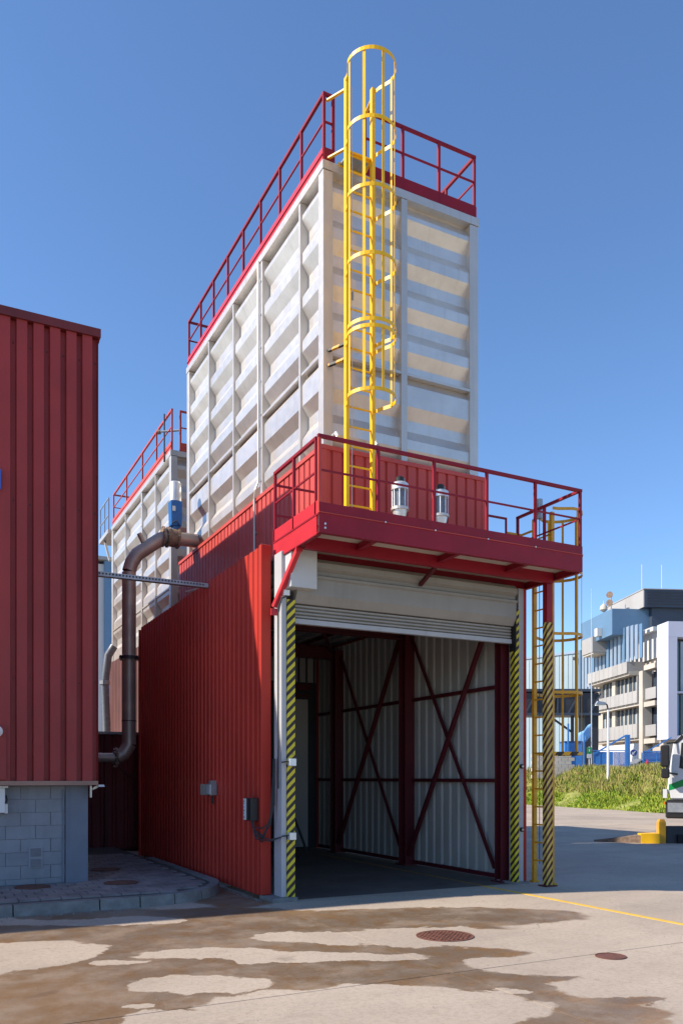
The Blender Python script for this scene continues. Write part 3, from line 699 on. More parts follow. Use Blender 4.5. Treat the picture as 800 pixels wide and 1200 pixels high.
for x in (5.1, 6.38, 7.55): MB().box(x, x+.012, AY0+.073, 9.448, ZB+.02, ZB+.104).box(x-.03, x+.04, AY0+.073, 9.448, ZB+.008, ZB+.019).build('cross_beam', 'red_steel', pl)
for x in (6.38,): bar((x, 9.47, ZB-.0), (x, 9.93, 4.42), .05).build('bracket_strut', 'red_inner', pl)
T = .036
for x in (4.28, 5.10, 5.94, 6.79, 7.63, 8.46):
    B(x, x+T, AY0+.011, AY0+.011+T, ZF+.011, ZR-.021).build('rail_post', 'red_steel' if x > 4.5 else 'red_orange', pl)  # sun-side corner post in lighter orange, sunlit look painted in
B(4.277, 8.503, AY0+.008, AY0+.054, ZR-.02, ZR+.02).build('handrail', 'red_steel', pl)
B(4.32, 8.46, AY0+.02, AY0+.04, ZK-.011, ZK+.011).build('knee_rail', 'red_steel', pl)
for xx, ys_ in ((4.282, (9.03, 9.70, 10.33)), (8.462, (9.70, 10.33))):
    for y in ys_: B(xx, xx+.036, y-.018, y+.018, ZF+.004, ZR-.021).build('rail_post', 'red_steel', pl)
    ya = 9.015 if xx < 5 else AY0+.056
    B(xx-.002, xx+.038, ya, 10.35, ZR-.019, ZR+.019).build('handrail', 'red_steel', pl)
    B(xx+.008, xx+.028, ya+.035, 10.31, ZK-.01, ZK+.01).build('knee_rail', 'red_steel', pl)
for z in (ZR-.16, ZK-.16): B(4.32, 4.965, 10.32, 10.345, z-.013, z+.013).build('return_rail', 'red_steel', pl)
MB().box(7.83, 8.26, 10.32, 10.345, 5.74, 5.77).box(8.235, 8.26, 10.32, 10.345, ZF, 5.738).build('low_rail', 'red_steel', pl)
# bolts on the beam corner
for z in (ZB+.06, ZB+.11): MB().tube([(4.36, AY0-.001, z), (4.36, AY0-.011, z)], .014, 8).build('bolt', 'galv_light', pl)
for x in (5.2, 5.95, 6.8, 7.62): MB().tube([(x, AY0-.012, ZF+.006), (x, AY0-.02, ZF+.006)], .012, 6).build('bolt', 'galv_light', pl)
# diagonal strut at the left
st = bar((4.33, 9.62, 4.60), (4.20, 10.12, 3.93), .07, .05).build('strut', 'red_bright', pl)
for p_ in ((4.325, 9.60, 4.62), (4.20, 10.13, 3.88)): MB().bar((p_[0]-.0, p_[1], p_[2]-.06), (p_[0], p_[1], p_[2]+.03), .09, .03).build('strut_plate', 'red_bright', pl)
# striped prop at the right
ps = thing('prop_post', 'striped yellow and maroon post holding the platform end', 'post', (8.45, 9.6, 0))
MB().box(8.40, 8.412, 9.55, 9.65, .02, 4.0).box(8.498, 8.51, 9.55, 9.65, .02, 4.0).box(8.4125, 8.4975, 9.558, 9.57, .02, 4.0).box(8.4125, 8.4975, 9.63, 9.642, .02, 4.0).build('striped_shaft', 'hazard_post', ps)
B(8.401, 8.509, 9.551, 9.649, 4.001, 4.60).build('head', 'red_steel', ps); B(8.35, 8.56, 9.50, 9.70, .0, .019).build('base_plate', 'red_inner', ps)

# ================================================================== CAGED LADDERS
def ladder(root, cx, y, zb, zt, half, mat, rung=.272):
    for s in (-1, 1):
        MB().box(cx+s*half-.0275, cx+s*half+.0275, y-.035, y+.035, zb, zt).build('stringer', mat, root, bevel=.006)
    me = MB().tube([(-half+.028, 0, 0), (half-.028, 0, 0)], .014, 8).mesh('rung', mat)
    z = zb+.3
    return me, z
def hoopmesh(name, mat, r, reach, half, w=.05):
    """U-shaped flat hoop in local axes: mouth at y=0 (x = +-half), bulging to -y"""
    pts = [(-half, 0), (-half-.02, -.10)]
    cy = -reach+r
    for i in range(0, 19):
        a = math.radians(172+196*i/18); pts.append((r*math.cos(a), cy+r*math.sin(a)))
    pts += [(half+.02, -.10), (half, 0)]
    mb = MB(); th = .006
    for (x0, y0), (x1, y1) in zip(pts, pts[1:]):
        d = Vector((x1-x0, y1-y0)); n = Vector((d.y, -d.x)).normalized()*th
        mb.hexa([(x0, y0, -w/2), (x1, y1, -w/2), (x1+n.x, y1+n.y, -w/2), (x0+n.x, y0+n.y, -w/2), (x0, y0, w/2), (x1, y1, w/2), (x1+n.x, y1+n.y, w/2), (x0+n.x, y0+n.y, w/2)])
    return mb.mesh(name, mat), cy
la = thing('caged_ladder', 'tall bright yellow caged ladder up the front of the white tower', 'ladder', (5.43, 10.0, ZF))
LCX, LCY, HALF = 5.43, 10.0, .205
rm, z = ladder(la, LCX, LCY, ZF-.012, 11.32, HALF, 'yellow')
while z < 10.45: piece('rung', rm, la, (LCX, LCY, z)); z += .272
hm, hcy = hoopmesh('hoop', 'yellow', .335, .66, HALF+.02)
for z in (11.27, 10.37, 9.47, 8.57, 7.70, 7.61, 6.78): piece('hoop', hm, la, (LCX, LCY, z))
for ph in (-92, -46, 0, 46, 92):
    a = math.radians(ph); x, y = LCX+.329*math.sin(a), LCY+hcy-.329*math.cos(a)
    n = Vector((math.sin(a), -math.cos(a), 0)); tq = Vector((n.y*-1, n.x, 0))
    def seg(z0, z1):
        mb = MB(); P = []
        for zz in (z0, z1):
            for u_, v_ in ((-.02, 0), (.02, 0), (.02, -.006), (-.02, -.006)): P.append(Vector((x, y, zz))+tq*u_+n*v_)
        mb.hexa(P).build('cage_strip', 'yellow', la)
    seg(7.68, 11.29); seg(6.76, 7.63)
for s in (-1, 1):
    xx = LCX+s*HALF
    for z in (7.66, 7.45): bar((xx+s*.0, LCY+.036, z), (xx+s*.14, TY0-.002, z-.02), .045, .03).build('wall_bracket', 'hazard_hoop', la)
    for z in (10.36, 11.18): bar((xx, LCY+.036, z), (xx+s*.05-(.1 if s < 0 else 0), TY0+.05, z+.0), .04, .02).build('wall_bracket', 'yellow', la)
B(5.26, 5.60, 10.04, 10.27, 10.30, 10.325).build('step_plate', 'galv', la)
for yy in (10.03, 10.275): B(5.235, 5.625, yy-.008, yy+.008, 10.28, 10.34).build('step_edge', 'yellow', la)
MB().tube([(5.30, 9.985, ZF), (5.30, 9.985, 11.2)], .006, 6).build('safety_cable', 'galv_light', la)
MB().box(5.29, 5.31, 9.95, 9.984, 8.25, 8.36).build('cable_clip', 'galv', la)
for x in (5.12, 5.74): MB().tube([(x, 10.22, 6.42), (x, 10.10, 6.42), (x, 10.05, 6.35)], .03, 8).build('cable_hook', 'galv_light', la)

lb = thing('caged_ladder', 'lower dull yellow caged ladder beside the striped post on the right', 'ladder', (8.62, 9.86, 0))
RX = 8.60
for y in (10.07, 9.67): B(RX-.03, RX+.03, y-.025, y+.025, .03, 5.72).build('stringer', 'yellow_dull', lb)
rm2 = MB().tube([(0, -.175, 0), (0, .175, 0)], .013, 8).mesh('rung', 'yellow_dull')
z = .35
while z < 5.6: piece('rung', rm2, lb, (RX, 9.87, z)); z += .28
hm2, hc2 = hoopmesh('hoop', 'yellow_dull', .34, .68, .215, .045); hm3, _ = hoopmesh('hoop', 'hazard_hoop', .34, .68, .215, .05)
for z in (5.78, 4.82, 3.86, 2.96): piece('hoop', hm2, lb, (RX, 9.87, z), math.pi/2)
piece('hoop', hm3, lb, (RX, 9.87, 2.02), math.pi/2)
for ph in (-80, -40, 0, 40, 80):
    a = math.radians(ph); x, y = RX-hc2+.334*math.cos(a), 9.87+.334*math.sin(a)
    n = Vector((math.cos(a), math.sin(a), 0)); tq = Vector((-n.y, n.x, 0)); P = []
    for zz in (2.0, 5.8):
        for u_, v_ in ((-.017, 0), (.017, 0), (.017, -.006), (-.017, -.006)): P.append(Vector((x, y, zz))+tq*u_+n*v_)
    MB().hexa(P).build('cage_strip', 'yellow_dull', lb)
MB().tube([(8.6, 9.95, .3), (8.6, 9.95, 5.9)], .006, 6).build('safety_cable', 'cable', lb)
MB().box(8.262, 8.57, 10.32, 10.34, 5.52, 5.55).box(8.55, 8.57, 10.09, 10.319, 5.52, 5.55).build('wall_bracket', 'yellow_dull', lb)
MB().tube([(8.6, 9.95, 5.70), (8.6, 9.95, 6.0)], [.05, .05], 10).build('cable_damper', 'galv', lb)
for y in (10.07, 9.67): B(RX-.06, RX+.06, y-.05, y+.05, 0, .029).build('foot_plate', 'yellow_dull', lb)
MB().tube([(8.6+.09*math.cos(q), 9.72+.0*q, .25+.09*math.sin(q)) for q in [i*math.pi/8 for i in range(17)]], .01, 6, cap=False).build('cable_loop', 'cable', lb)

# ================================================================== MOTORS ON THE PLATFORM
def vent(label, x, y):
    t = thing('vibrator_motor', label, 'motor', (x, y, ZF-.012), 'silver motors on the platform')
    z = ZF-.012
    MB().lathe((x, y, z), [(.09, 0), (.09, .012)], 14).build('foot', 'galv', t)
    MB().lathe((x, y, z), [(.03, .012), (.03, .36)], 10).build('stem', 'galv', t)
    MB().lathe((x, y, z), [(.07, .36), (.095, .46), (.10, .50)], 16).build('cup', 'galv_light', t, smooth=True)
    MB().lathe((x, y, z), [(.125, .50), (.125, .535)], 18).build('flange', 'cream_steel', t)
    MB().lathe((x, y, z), [(.085, .535), (.085, .78)], 16).build('barrel', 'car_grey', t, smooth=True)
    for k in range(8):
        a = 2*math.pi*k/8+.2; MB().tube([(x+.105*math.cos(a), y+.105*math.sin(a), z+.535), (x+.105*math.cos(a), y+.105*math.sin(a), z+.78)], .009, 6).build('tie_rod', 'galv_light', t)
    MB().lathe((x, y, z), [(.12, .78), (.12, .86), (.10, .88)], 18).build('head', 'galv_light', t, smooth=True)
    MB().lathe((x, y, z), [(.055, .88), (.06, .95), (.04, .97)], 12).build('cap', 'black', t)
    MB().tube([(x+.07, y, z+.88), (x+.07, y, z+.96)], .01, 6).build('nipple', 'galv', t)
vent('silver cylindrical motor on the platform, nearer the yellow ladder', 5.90, 9.7)
vent('silver cylindrical motor on the platform, the one farther right', 6.57, 9.7)

# ================================================================== DUST PIPE IN THE ALLEY
pp = thing('dust_pipe', 'large brown steel pipe rising in the alley and bending into the white tower', 'pipe', (3.64, 16.2, 1.9))
px_, py_ = 3.64, 16.2; zt_ = onY(200, 630, 16.2).z; r = .135
bend = [(px_, py_, zt_-.78), (px_+.05, py_, zt_-.60), (px_+.16, py_, zt_-.42), (px_+.62, py_, zt_-.06), (px_+.78, py_, zt_), (px_+.90, py_, zt_)]
MB().tube([(px_, py_, 2.3), (px_, py_, zt_-.80)], r, 20, cap=False).build('riser', 'pipe_steel', pp, smooth=True)
MB().tube(bend, r, 20, cap=False).build('elbow', 'pipe_steel', pp, smooth=True)
vx0 = onY(190, 632, 16.2).x; vx1 = onY(214, 632, 16.2).x
MB().tube([(px_+.88, py_, zt_), (vx0+.02, py_, zt_)], r*1.0, 20, cap=False).build('spool', 'pipe_steel', pp, smooth=True)
for xa in (vx0, vx0+.09, vx1-.12):
    f_ = MB().tube([(xa, py_, zt_), (xa+.035, py_, zt_)], .205, 20).build('flange', 'rust_and_ramp_shade', pp)
    for k in range(10):
        a = 2*math.pi*k/10; MB().tube([(xa-.015, py_+.178*math.cos(a), zt_+.178*math.sin(a)), (xa+.05, py_+.178*math.cos(a), zt_+.178*math.sin(a))], .014, 6).build('bolt', 'galv', f_)
MB().tube([(vx0+.125, py_, zt_), (vx1-.12, py_, zt_)], .18, 20).build('valve_body', 'rust_and_ramp_shade', pp, smooth=True)
MB().tube([(vx1-.086, py_, zt_), (5.02, py_, zt_)], r, 20).build('stub', 'pipe_steel', pp, smooth=True)
MB().tube([(px_+.3, py_, zt_-.2), (px_+.20, py_, zt_-.0)], .05, 10).build('sampling_nozzle', 'pipe_steel', pp)
zf = 4.4
for z in (onY(152, 771, 16.2).z,):
    f_ = MB().tube([(px_, py_, z-.03), (px_, py_, z+.03)], .19, 20).build('flange', 'steel_dark', pp)
    for k in range(10):
        a = 2*math.pi*k/10; MB().tube([(px_+.168*math.cos(a), py_+.168*math.sin(a), z-.05), (px_+.168*math.cos(a), py_+.168*math.sin(a), z+.05)], .014, 6).build('bolt', 'galv', f_)
z1_ = onY(152, 845, 16.2).z; MB().tube([(px_, py_, z1_-.01), (px_, py_, z1_+.01)], .142, 20).build('weld_band', 'steel_dark', pp)
zl = onY(140, 888, 16.2).z
MB().tube([(px_, py_, 2.3), (px_-.02, py_, zl+.22), (px_-.10, py_, zl+.08), (px_-.24, py_, zl)], r, 20, cap=False).build('lower_elbow', 'pipe_steel', pp, smooth=True)
f_ = MB().tube([(px_-.24, py_, zl), (px_-.28, py_, zl)], .2, 20).build('flange', 'rust_and_ramp_shade', pp)
for k in range(10):
    a = 2*math.pi*k/10; MB().tube([(px_-.225, py_+.175*math.cos(a), zl+.175*math.sin(a)), (px_-.295, py_+.175*math.cos(a), zl+.175*math.sin(a))], .014, 6).build('bolt', 'galv_light', f_)
MB().tube([(px_-.28, py_, zl), (LX-.02, py_, zl)], .09, 16).build('branch', 'pipe_steel', pp, smooth=True)
ac = thing('valve_actuator', 'blue valve actuator with a silver cylinder on top of the pipe', 'actuator', (4.5, 16.2, zt_))
ax_ = (vx0+.125+vx1-.12)/2+.06; za = onY(210, 625, 16.2).z; zb_ = onY(210, 589, 16.2).z; zc_ = onY(210, 566, 16.2).z
B(ax_-.06, ax_+.06, py_-.07, py_+.07, zt_+.17, za+.12).build('bracket', 'blue_paint', ac)
MB().hexa([(ax_-.11, py_-.10, za+.12), (ax_+.11, py_-.10, za+.12), (ax_+.11, py_+.10, za+.12), (ax_-.11, py_+.10, za+.12), (ax_-.12, py_-.11, zb_), (ax_+.12, py_-.11, zb_), (ax_+.12, py_+.11, zb_), (ax_-.12, py_+.11, zb_)]).build('gear_case', 'blue_paint', ac, bevel=.01)
MB().lathe((ax_, py_, zb_), [(.12, 0), (.12, zc_-zb_-.03), (.10, zc_-zb_)], 18).build('cylinder', 'galv_light', ac, smooth=True)
MB().tube([(ax_-.1, py_-.115, za+.15), (ax_-.02, py_-.16, za+.2), (ax_+.06, py_-.12, za+.12)], .012, 6).build('hose', 'black', ac)
B(ax_-.09, ax_-.03, py_-.12, py_-.101, zb_-.22, zb_-.12).build('nameplate', 'galv_light', ac)
# tray across the alley, clad wall boxes
tr = thing('cable_tray', 'perforated galvanised cable tray bridging the alley between both red walls', 'cable tray', (3.2, 12.55, 4.66))
MB().box(LX+.004, 4.06, 12.50, 12.60, 4.665, 4.672).box(LX+.004, 4.06, 12.50, 12.506, 4.673, 4.73).box(LX+.004, 4.06, 12.594, 12.60, 4.673, 4.73).build('channel', 'galv', tr)
for k in range(34): B(LX+.03+k*.05, LX+.055+k*.05, 12.494, 12.4995, 4.69, 4.715).build('slot', 'steel_dark', tr)
tb = thing('support_bracket', 'short galvanised arm on top of the shed wall above the cable tray', 'bracket', (4.1, 12.4, 4.79))
q0, q1 = onX(235, 682, 4.15), onX(251, 683.5, 4.15)
bar((4.0, 13.55, 4.80), (4.2, 12.95, 4.80), .03).build('arm', 'galv_light', tb)
sb = thing('socket_box', 'grey wall socket box with open flap on the red shed wall', 'electric box', (4.0, 12.25, 1.4))
MB().box(3.97, 4.078, 12.13, 12.33, 1.37, 1.55).build('housing', 'galv', sb, bevel=.006); bar((3.965, 12.335, 1.46), (3.93, 12.50, 1.46), .012, .17).build('flap', 'grey_shutter', sb)
B(3.955, 3.969, 12.15, 12.31, 1.39, 1.53).build('lid', 'galv_light', sb); B(3.99, 4.078, 12.17, 12.27, 1.55, 1.60).build('conduit_entry', 'galv', sb); MB().tube([(4.03, 12.22, 1.36), (4.03, 12.22, 1.24)], .02, 8).build('gland', 'black', sb)
cb = thing('gate_control_box', 'slim black gate control box with a white button strip by the gate jamb', 'control box', (4.0, 10.5, 1.2))
a, b = onX(291, 934, 4.0), onX(305, 963, 4.0)
B(3.96, 4.075, 10.37, 10.62, 1.06, 1.37).build('housing', 'black', cb, bevel=.006)
fp = B(3.945, 3.959, 10.54, 10.615, 1.07, 1.36).build('button_strip', 'white_paint', cb)
for k, (z, c) in enumerate(((1.325, 'black'), (1.29, 'flag_blue'), (1.245, 'flag_blue'), (1.2, 'black'), (1.155, 'flag_blue'), (1.11, 'black'))):
    MB().prism([(3.9445, 10.56, z-.014), (3.9445, 10.595, z-.014), (3.9445, 10.578, z+.014)] if c == 'black' else [(3.9445, 10.56, z-.012), (3.9445, 10.595, z-.012), (3.9445, 10.595, z+.012), (3.9445, 10.56, z+.012)], (-.004, 0, 0)).build('button', c, fp)
for k in range(5):
    d0 = rnd.uniform(-.05, .05)
    MB().tube([(4.0, 10.46-.02*k, 1.06), (4.0, 10.40-.02*k, .98-.03*k), (4.08, 10.25, .93-.035*k+d0), (4.16, 10.16, 1.02+.03*k+d0), (4.2, 10.12+.01*k, 1.3+.1*k), (4.205, 10.12+.01*k, 1.9)], .009, 6).build('cable', 'cable', cb)
for k in range(2): MB().tube([(4.0, 10.45, 1.06), (4.02, 10.33, .86-.04*k), (4.14, 10.1, .82-.02*k), (4.24, 9.985, .86)], .008, 6).build('cable', 'cable', cb)
cdp = thing('conduit_pipe', 'thin white conduit running down the tower plinth over the red skirt', 'conduit', (4.93, 12.62, 4.8))
MB().tube([(4.93, 12.75, 4.72), (4.93, 12.75, 6.28), (4.93, 12.70, 6.42), (4.97, 12.66, 6.55), (4.97, 12.66, 10.2)], .018, 8).build('tube', 'cream_steel', cdp)
for z in (5.0, 5.7): B(4.94, 4.968, 12.72, 12.78, z, z+.03).build('clip', 'galv', cdp)
# poles leaning inside the shed
for k, lab in enumerate(('dark long pole leaning inside the shed, nearest the striped jamb', 'dark long pole leaning inside the shed, the middle one of three', 'dark long pole leaning inside the shed, nearest the back column')):
    tag(MB().tube([(6.9+.30*k, 16.2, .0), (6.45+.2*k, 17.05, 2.9-.2*k)], .03, 8).build('leaning_pole', 'steel_dark'), lab, 'pole', 'poles leaning in the shed')

# ================================================================== WEIGHBRIDGE GUARD, RIGHT
g = gnd(774, 988); D = (g-CAM).dot(FV)
wg = thing('yellow_end_post', 'short yellow post with a low yellow kerb ramp at the end of the dark guard', 'post', g, rz=-math.atan2(SR, CR))
MB().box(-.08, .09, -.08, .09, 0, .52).hexa([(-.08, -.08, .52), (.09, -.08, .52), (.09, .09, .52), (-.08, .09, .52), (-.05, -.06, .60), (.06, -.06, .60), (.06, .06, .60), (-.05, .06, .60)]).build('post', 'yellow_dull', wg, local=True)
MB().hexa([(-.52, -.05, 0), (-.082, -.12, 0), (-.082, .25, 0), (-.50, .25, 0), (-.52, -.05, .24), (-.082, -.12, .25), (-.082, .25, .25), (-.50, .25, .24)]).build('kerb_block', 'yellow', wg, local=True)
MB().hexa([(-1.5, .5, 0), (-.525, -.03, 0), (-.525, .25, 0), (-1.5, .6, 0), (-1.5, .5, .04), (-.525, -.03, .2), (-.525, .25, .2), (-1.5, .6, .04)]).build('ramp', 'rust_and_ramp_shade', wg, local=True)  # wedge lies in shadow; that darkness is put into its brown colour
gr = thing('guard_rail', 'dark steel guard beam on the ground before the truck', 'guard rail', g+RV*.12, rz=-math.atan2(SR, CR))
MB().box(0, 6, -.06, .10, .0, .40).build('beam', 'steel_dark', gr, local=True)
for k in range(7): MB().box(.25+k*.8, .45+k*.8, -.13, -.061, .0, .22).build('foot', 'rubber', gr, local=True)
MB().box(-.02, 6, -.03, .07, .401, .43).build('cap', 'steel_dark', gr, local=True)

# ================================================================== GRASS BANK, PLATEAU
B1, B2 = gnd(645, 944.6), gnd(778, 953); bd = (B2-B1).normalized(); bn = Vector((-bd.y, bd.x, 0))
if bn.dot(FV) < 0: bn = -bn
PZ = 1.6
def bankz(s): # height across the bank
    pr = [(0, 0), (.4, .12), (1.5, .75), (3.2, 1.75), (4.4, 2.2), (6.0, 2.15), (8.0, PZ), (12, PZ)]
    for (a, za), (b, zb2) in zip(pr, pr[1:]):
        if s <= b: return za+(zb2-za)*max(0, s-a)/(b-a)
    return PZ
mb = MB(); S = [0, .4, .9, 1.5, 2.3, 3.2, 3.8, 4.4, 5.2, 6.0, 8.0, 12]; NS = 60; idx = {}
for i in range(NS+1):
    q = B1+bd*(-40+i*1.6)
    for j, s in enumerate(S):
        wv = .18*math.sin(i*1.7+j)+.12*math.sin(i*.6+j*2.1)
        p = q+bn*(s+(wv*.5 if j < 10 else 0)); z = bankz(s)+(wv if 1 < j < 9 else 0)-.2
        idx[i, j] = len(mb.v); mb.v.append((p.x, p.y, z))
for i in range(NS):
    for j in range(len(S)-1): mb.f.append((idx[i, j], idx[i+1, j], idx[i+1, j+1], idx[i, j+1]))
bk = mb.build('grass_bank', 'soil'); tag(bk, kind='structure')
q0, q1 = B1-bd*40+bn*7.9, B1+bd*56+bn*7.9
tag(MB().prism([(q0.x, q0.y, PZ-.05), (q1.x, q1.y, PZ-.05), ((q1+bn*300).x, (q1+bn*300).y, PZ-.05), ((q0+bn*300).x, (q0+bn*300).y, PZ-.05)], (0, 0, .03)).build('upper_ground', 'concrete'), kind='structure')
def tufts(name, mat, n, srange, h0, h1, w0, seed, fall=0):
    R = random.Random(seed); mb = MB()
    for k in range(n):
        s = R.uniform(*srange); L = R.uniform(-30, 22) if k % 3 == 0 else R.uniform(-10, 22)
        p = B1+bd*L+bn*s; i = (L+40)/1.6; z = bankz(s)-.2+.1*math.sin(i*1.7)
        h = R.uniform(h0, h1); a = R.uniform(0, 6.28); d = Vector((math.cos(a), math.sin(a), 0))*w0*R.uniform(.6, 1.3); ln_ = Vector((R.uniform(-.5, .5), R.uniform(-.5, .5), 1))*h
        p0 = Vector((p.x, p.y, z))
        mb.quad(p0-d, p0+d, p0+ln_*.6+d*.7, p0+ln_+d*.1, p0+ln_*.55-d*.8)
    o = mb.build(name, mat); return o
tag(tufts('grass', 'grass', 76000, (.0, 4.6), .10, .28, .04, 3), 'short green grass covering the slope of the bank', 'grass', kind='stuff')
tag(tufts('weeds', 'weeds', 28000, (1.6, 6.5), .15, .5, .03, 4), 'taller dry weeds on the top of the bank', 'weeds', kind='stuff')

# ================================================================== FAR RIGHT: lamp, fence, sign, car, flag
def cam_thing(name, label, cat, x, y, D, z=None, group=None):
    p = atD(x, y, D); p.z = PZ if z is None else z
    return thing(name, label, cat, p, group, rz=-math.atan2(SR, CR)), D
t, D = cam_thing('street_lamp', 'white street lamp standing in the grass bank', 'street lamp', 712, 938, 46.5, z=.35)
k = D/F
MB().tube([(0, 0, 0), (0, 0, 2.5), (0, 0, 5.15)], [.09, .075, .055], 12).build('pole', 'white_paint', t, local=True)
MB().tube([(0, 0, 5.12), (-.06, 0, 5.42), (-.15, 0, 5.5)], .045, 8).build('arm', 'steel_dark', t, local=True)
MB().hexa([(-.75, -.14, 5.45), (-.12, -.1, 5.44), (-.12, .1, 5.44), (-.75, .14, 5.45), (-.62, -.08, 5.66), (-.15, -.05, 5.58), (-.15, .05, 5.58), (-.62, .08, 5.66)]).build('lamp_head', 'galv', t, local=True, bevel=.02)
MB().hexa([(-.72, -.11, 5.38), (-.2, -.08, 5.40), (-.2, .08, 5.40), (-.72, .11, 5.38), (-.72, -.11, 5.449), (-.2, -.08, 5.439), (-.2, .08, 5.439), (-.72, .11, 5.449)]).build('lens', 'lamp_lens', t, local=True)
MB().lathe((0, 0, -.15), [(.2, 0), (.2, .17)], 12).build('footing', 'kerb', t, local=True)
# blue sliding gate
t, D = cam_thing('blue_gate', 'blue mesh gate with a braced post behind the lamp', 'gate', 734, 890, 56); k = D/F
zz = lambda y: EYE+(HY-y)*k-PZ
MB().box(-.12, .05, -.08, .08, 0, zz(861)).box(.07, .2, -.08, .08, 0, zz(861)).build('post', 'blue_fence', t, local=True)
bar((-2.3, 0, zz(884)), (-.1, 0, zz(862)), .1).build('brace', 'blue_fence', t, local=True)
for x0, x1, m_, n_ in ((-2.3, -.95, 'blue_fence', 'solid_leaf'), (-.93, -.13, 'blue_mesh', 'mesh_leaf')):
    MB().box(x0, x1, -.01, .01, .1, zz(881)).build(n_, m_, t, local=True)
for z in (.06, zz(880)): MB().box(-2.3, -.13, -.03, .03, z, z+.06).build('frame_rail', 'blue_fence', t, local=True)
for i in range(6): MB().box(-2.3+i*.43, -2.26+i*.43, -.035, -.012, .1, zz(881)).build('frame_bar', 'blue_fence', t, local=True)
t, D = cam_thing('blue_fence', 'low blue fence panel behind the bank beside the truck', 'fence', 765, 890, 57); k = D/F
MB().box(-.7, 1.0, -.02, .02, zz(893), zz(881)).build('infill', 'blue_mesh', t, local=True)
for z in (zz(893), zz(881)): MB().box(-.75, 1.05, -.03, .03, z, z+.06).build('rail', 'blue_fence', t, local=True)
for x in (-.75, .2, 1.0): MB().box(x, x+.06, -.03, .03, 0, zz(880)).build('post', 'blue_fence', t, local=True)
bar((-.6, .1, zz(882)), (1.3, .1, zz(864)), .07).build('brace', 'blue_fence', t, local=True)
t, D = cam_thing('blue_container', 'blue cabinet and posts behind the lower ladder cage', 'cabinet', 672, 890, 54)
MB().box(-.6, .55, 0, 1.2, 0, 2.35).build('body', 'blue_fence', t, local=True); MB().box(-.62, .57, -.03, 1.22, 2.351, 2.45).build('top', 'sign_blue', t, local=True); MB().box(-.45, -.35, -.1, -.03, 0, 3.6).build('post', 'blue_fence', t, local=True); MB().box(.6, .68, -.1, -.03, 0, 3.0).build('post', 'blue_fence', t, local=True)
t, D = cam_thing('beige_wall', 'short beige block wall behind the lower yellow ladder', 'wall', 645, 890, 52)
for r_ in range(7):
    for c_ in range(6): MB().box(-1.2+c_*.42+(.2 if r_ % 2 else 0), -.8+c_*.42+(.2 if r_ % 2 else 0), 0, .3, r_*.22, r_*.22+.21).build('block', 'far_beige', t, local=True)
t, D = cam_thing('round_sign', 'round blue road sign with a white arrow pointing down left', 'sign', 742, 882, 53); zc0 = EYE+(HY-882)*D/F-PZ
MB().tube([(0, 0, zc0), (0, -.02, zc0)], .235, 24).build('plate', 'white_paint', t, local=True); MB().tube([(0, -.021, zc0), (0, -.026, zc0)], .215, 24).build('face', 'sign_blue', t, local=True)
MB().bar((.1, -.03, zc0+.1), (-.05, -.03, zc0-.05), .05, .01, up=(0, 1, 0)).prism([(-.13, -.035, zc0-.13), (.04, -.035, zc0-.10), (-.10, -.035, zc0+.04)], (0, .008, 0)).build('arrow', 'white_paint', t, local=True)
MB().tube([(0, .02, 0), (0, .02, zc0+.2)], .03, 8).build('pole', 'galv', t, local=True)
t, D = cam_thing('green_sign', 'small green and white sign by the flag pole', 'sign', 690, 880, 57); zc0 = EYE+(HY-880)*D/F-PZ
MB().box(-.17, .17, -.02, .0, zc0-.2, zc0+.25).build('plate', 'green_sign', t, local=True); MB().box(-.04, .04, -.026, -.021, zc0-.05, zc0+.12).build('symbol', 'white_paint', t, local=True); MB().box(-.03, .03, .001, .05, 0, zc0+.3).build('post', 'white_paint', t, local=True)
MB().box(-.17, .17, -.02, 0, zc0-.5, zc0-.21).build('lower_plate', 'white_paint', t, local=True)
t, D = cam_thing('flag_pole', 'thin white flag pole with a pale blue flag before the office block', 'flag pole', 692.5, 885, 58); k = D/F
MB().tube([(0, 0, 0), (0, 0, 7), (0, 0, zz(690))], [.045, .035, .025], 8).build('pole', 'galv_light', t, local=True)
fg = MB(); pts = []
for i in range(9):
    for j in range(5): pts.append((-.03-i*.11, .12*math.sin(i*.9+j*.5), zz(848)-i*.09-j*.24+.05*math.sin(i)))
fg.v = pts
for i in range(8):
    for j in range(4): fg.f.append((i*5+j, i*5+5+j, i*5+6+j, i*5+1+j))
fo = fg.build('flag', 'flag_blue', t, local=True, smooth=True); so_ = fo.modifiers.new('solid', 'SOLIDIFY'); so_.thickness = .01
# parked car, only its upper half shows above the weeds
t, D = cam_thing('parked_car', 'grey car parked behind the weeds left of the truck', 'car', 759, 890, 60)
prof = [(-2.0, .35), (-2.05, .8), (-1.85, 1.0), (-1.2, 1.08), (-.7, 1.42), (.5, 1.46), (1.3, 1.1), (2.0, .95), (2.1, .6), (2.05, .35)]
MB().prism([(x, -.8, z) for x, z in prof], (0, 1.6, 0)).build('body', 'car_grey', t, local=True, bevel=.05)
MB().prism([(x, -.805, z) for x, z in ((-1.08, 1.08), (-.66, 1.36), (.45, 1.40), (1.12, 1.1))], (0, -.006, 0)).build('side_window', 'glass', t, local=True)
for x in (-1.3, 1.3): MB().tube([(x, -.83, .32), (x, -.62, .32)], .32, 16).build('wheel', 'rubber', t, local=True)
MB().box(-2.07, -2.04, -.78, -.5, .75, .95).build('tail_light', 'red_light', t, local=True)
t, D = cam_thing('red_marker', 'small red plastic cone in the weeds on the bank top', 'cone', 758, 892, 49, z=2.1)
MB().lathe((0, 0, 0), [(.22, 0), (.22, .04), (.14, .05), (.04, .62), (.02, .63)], 14).build('cone', 'red_light', t, local=True)

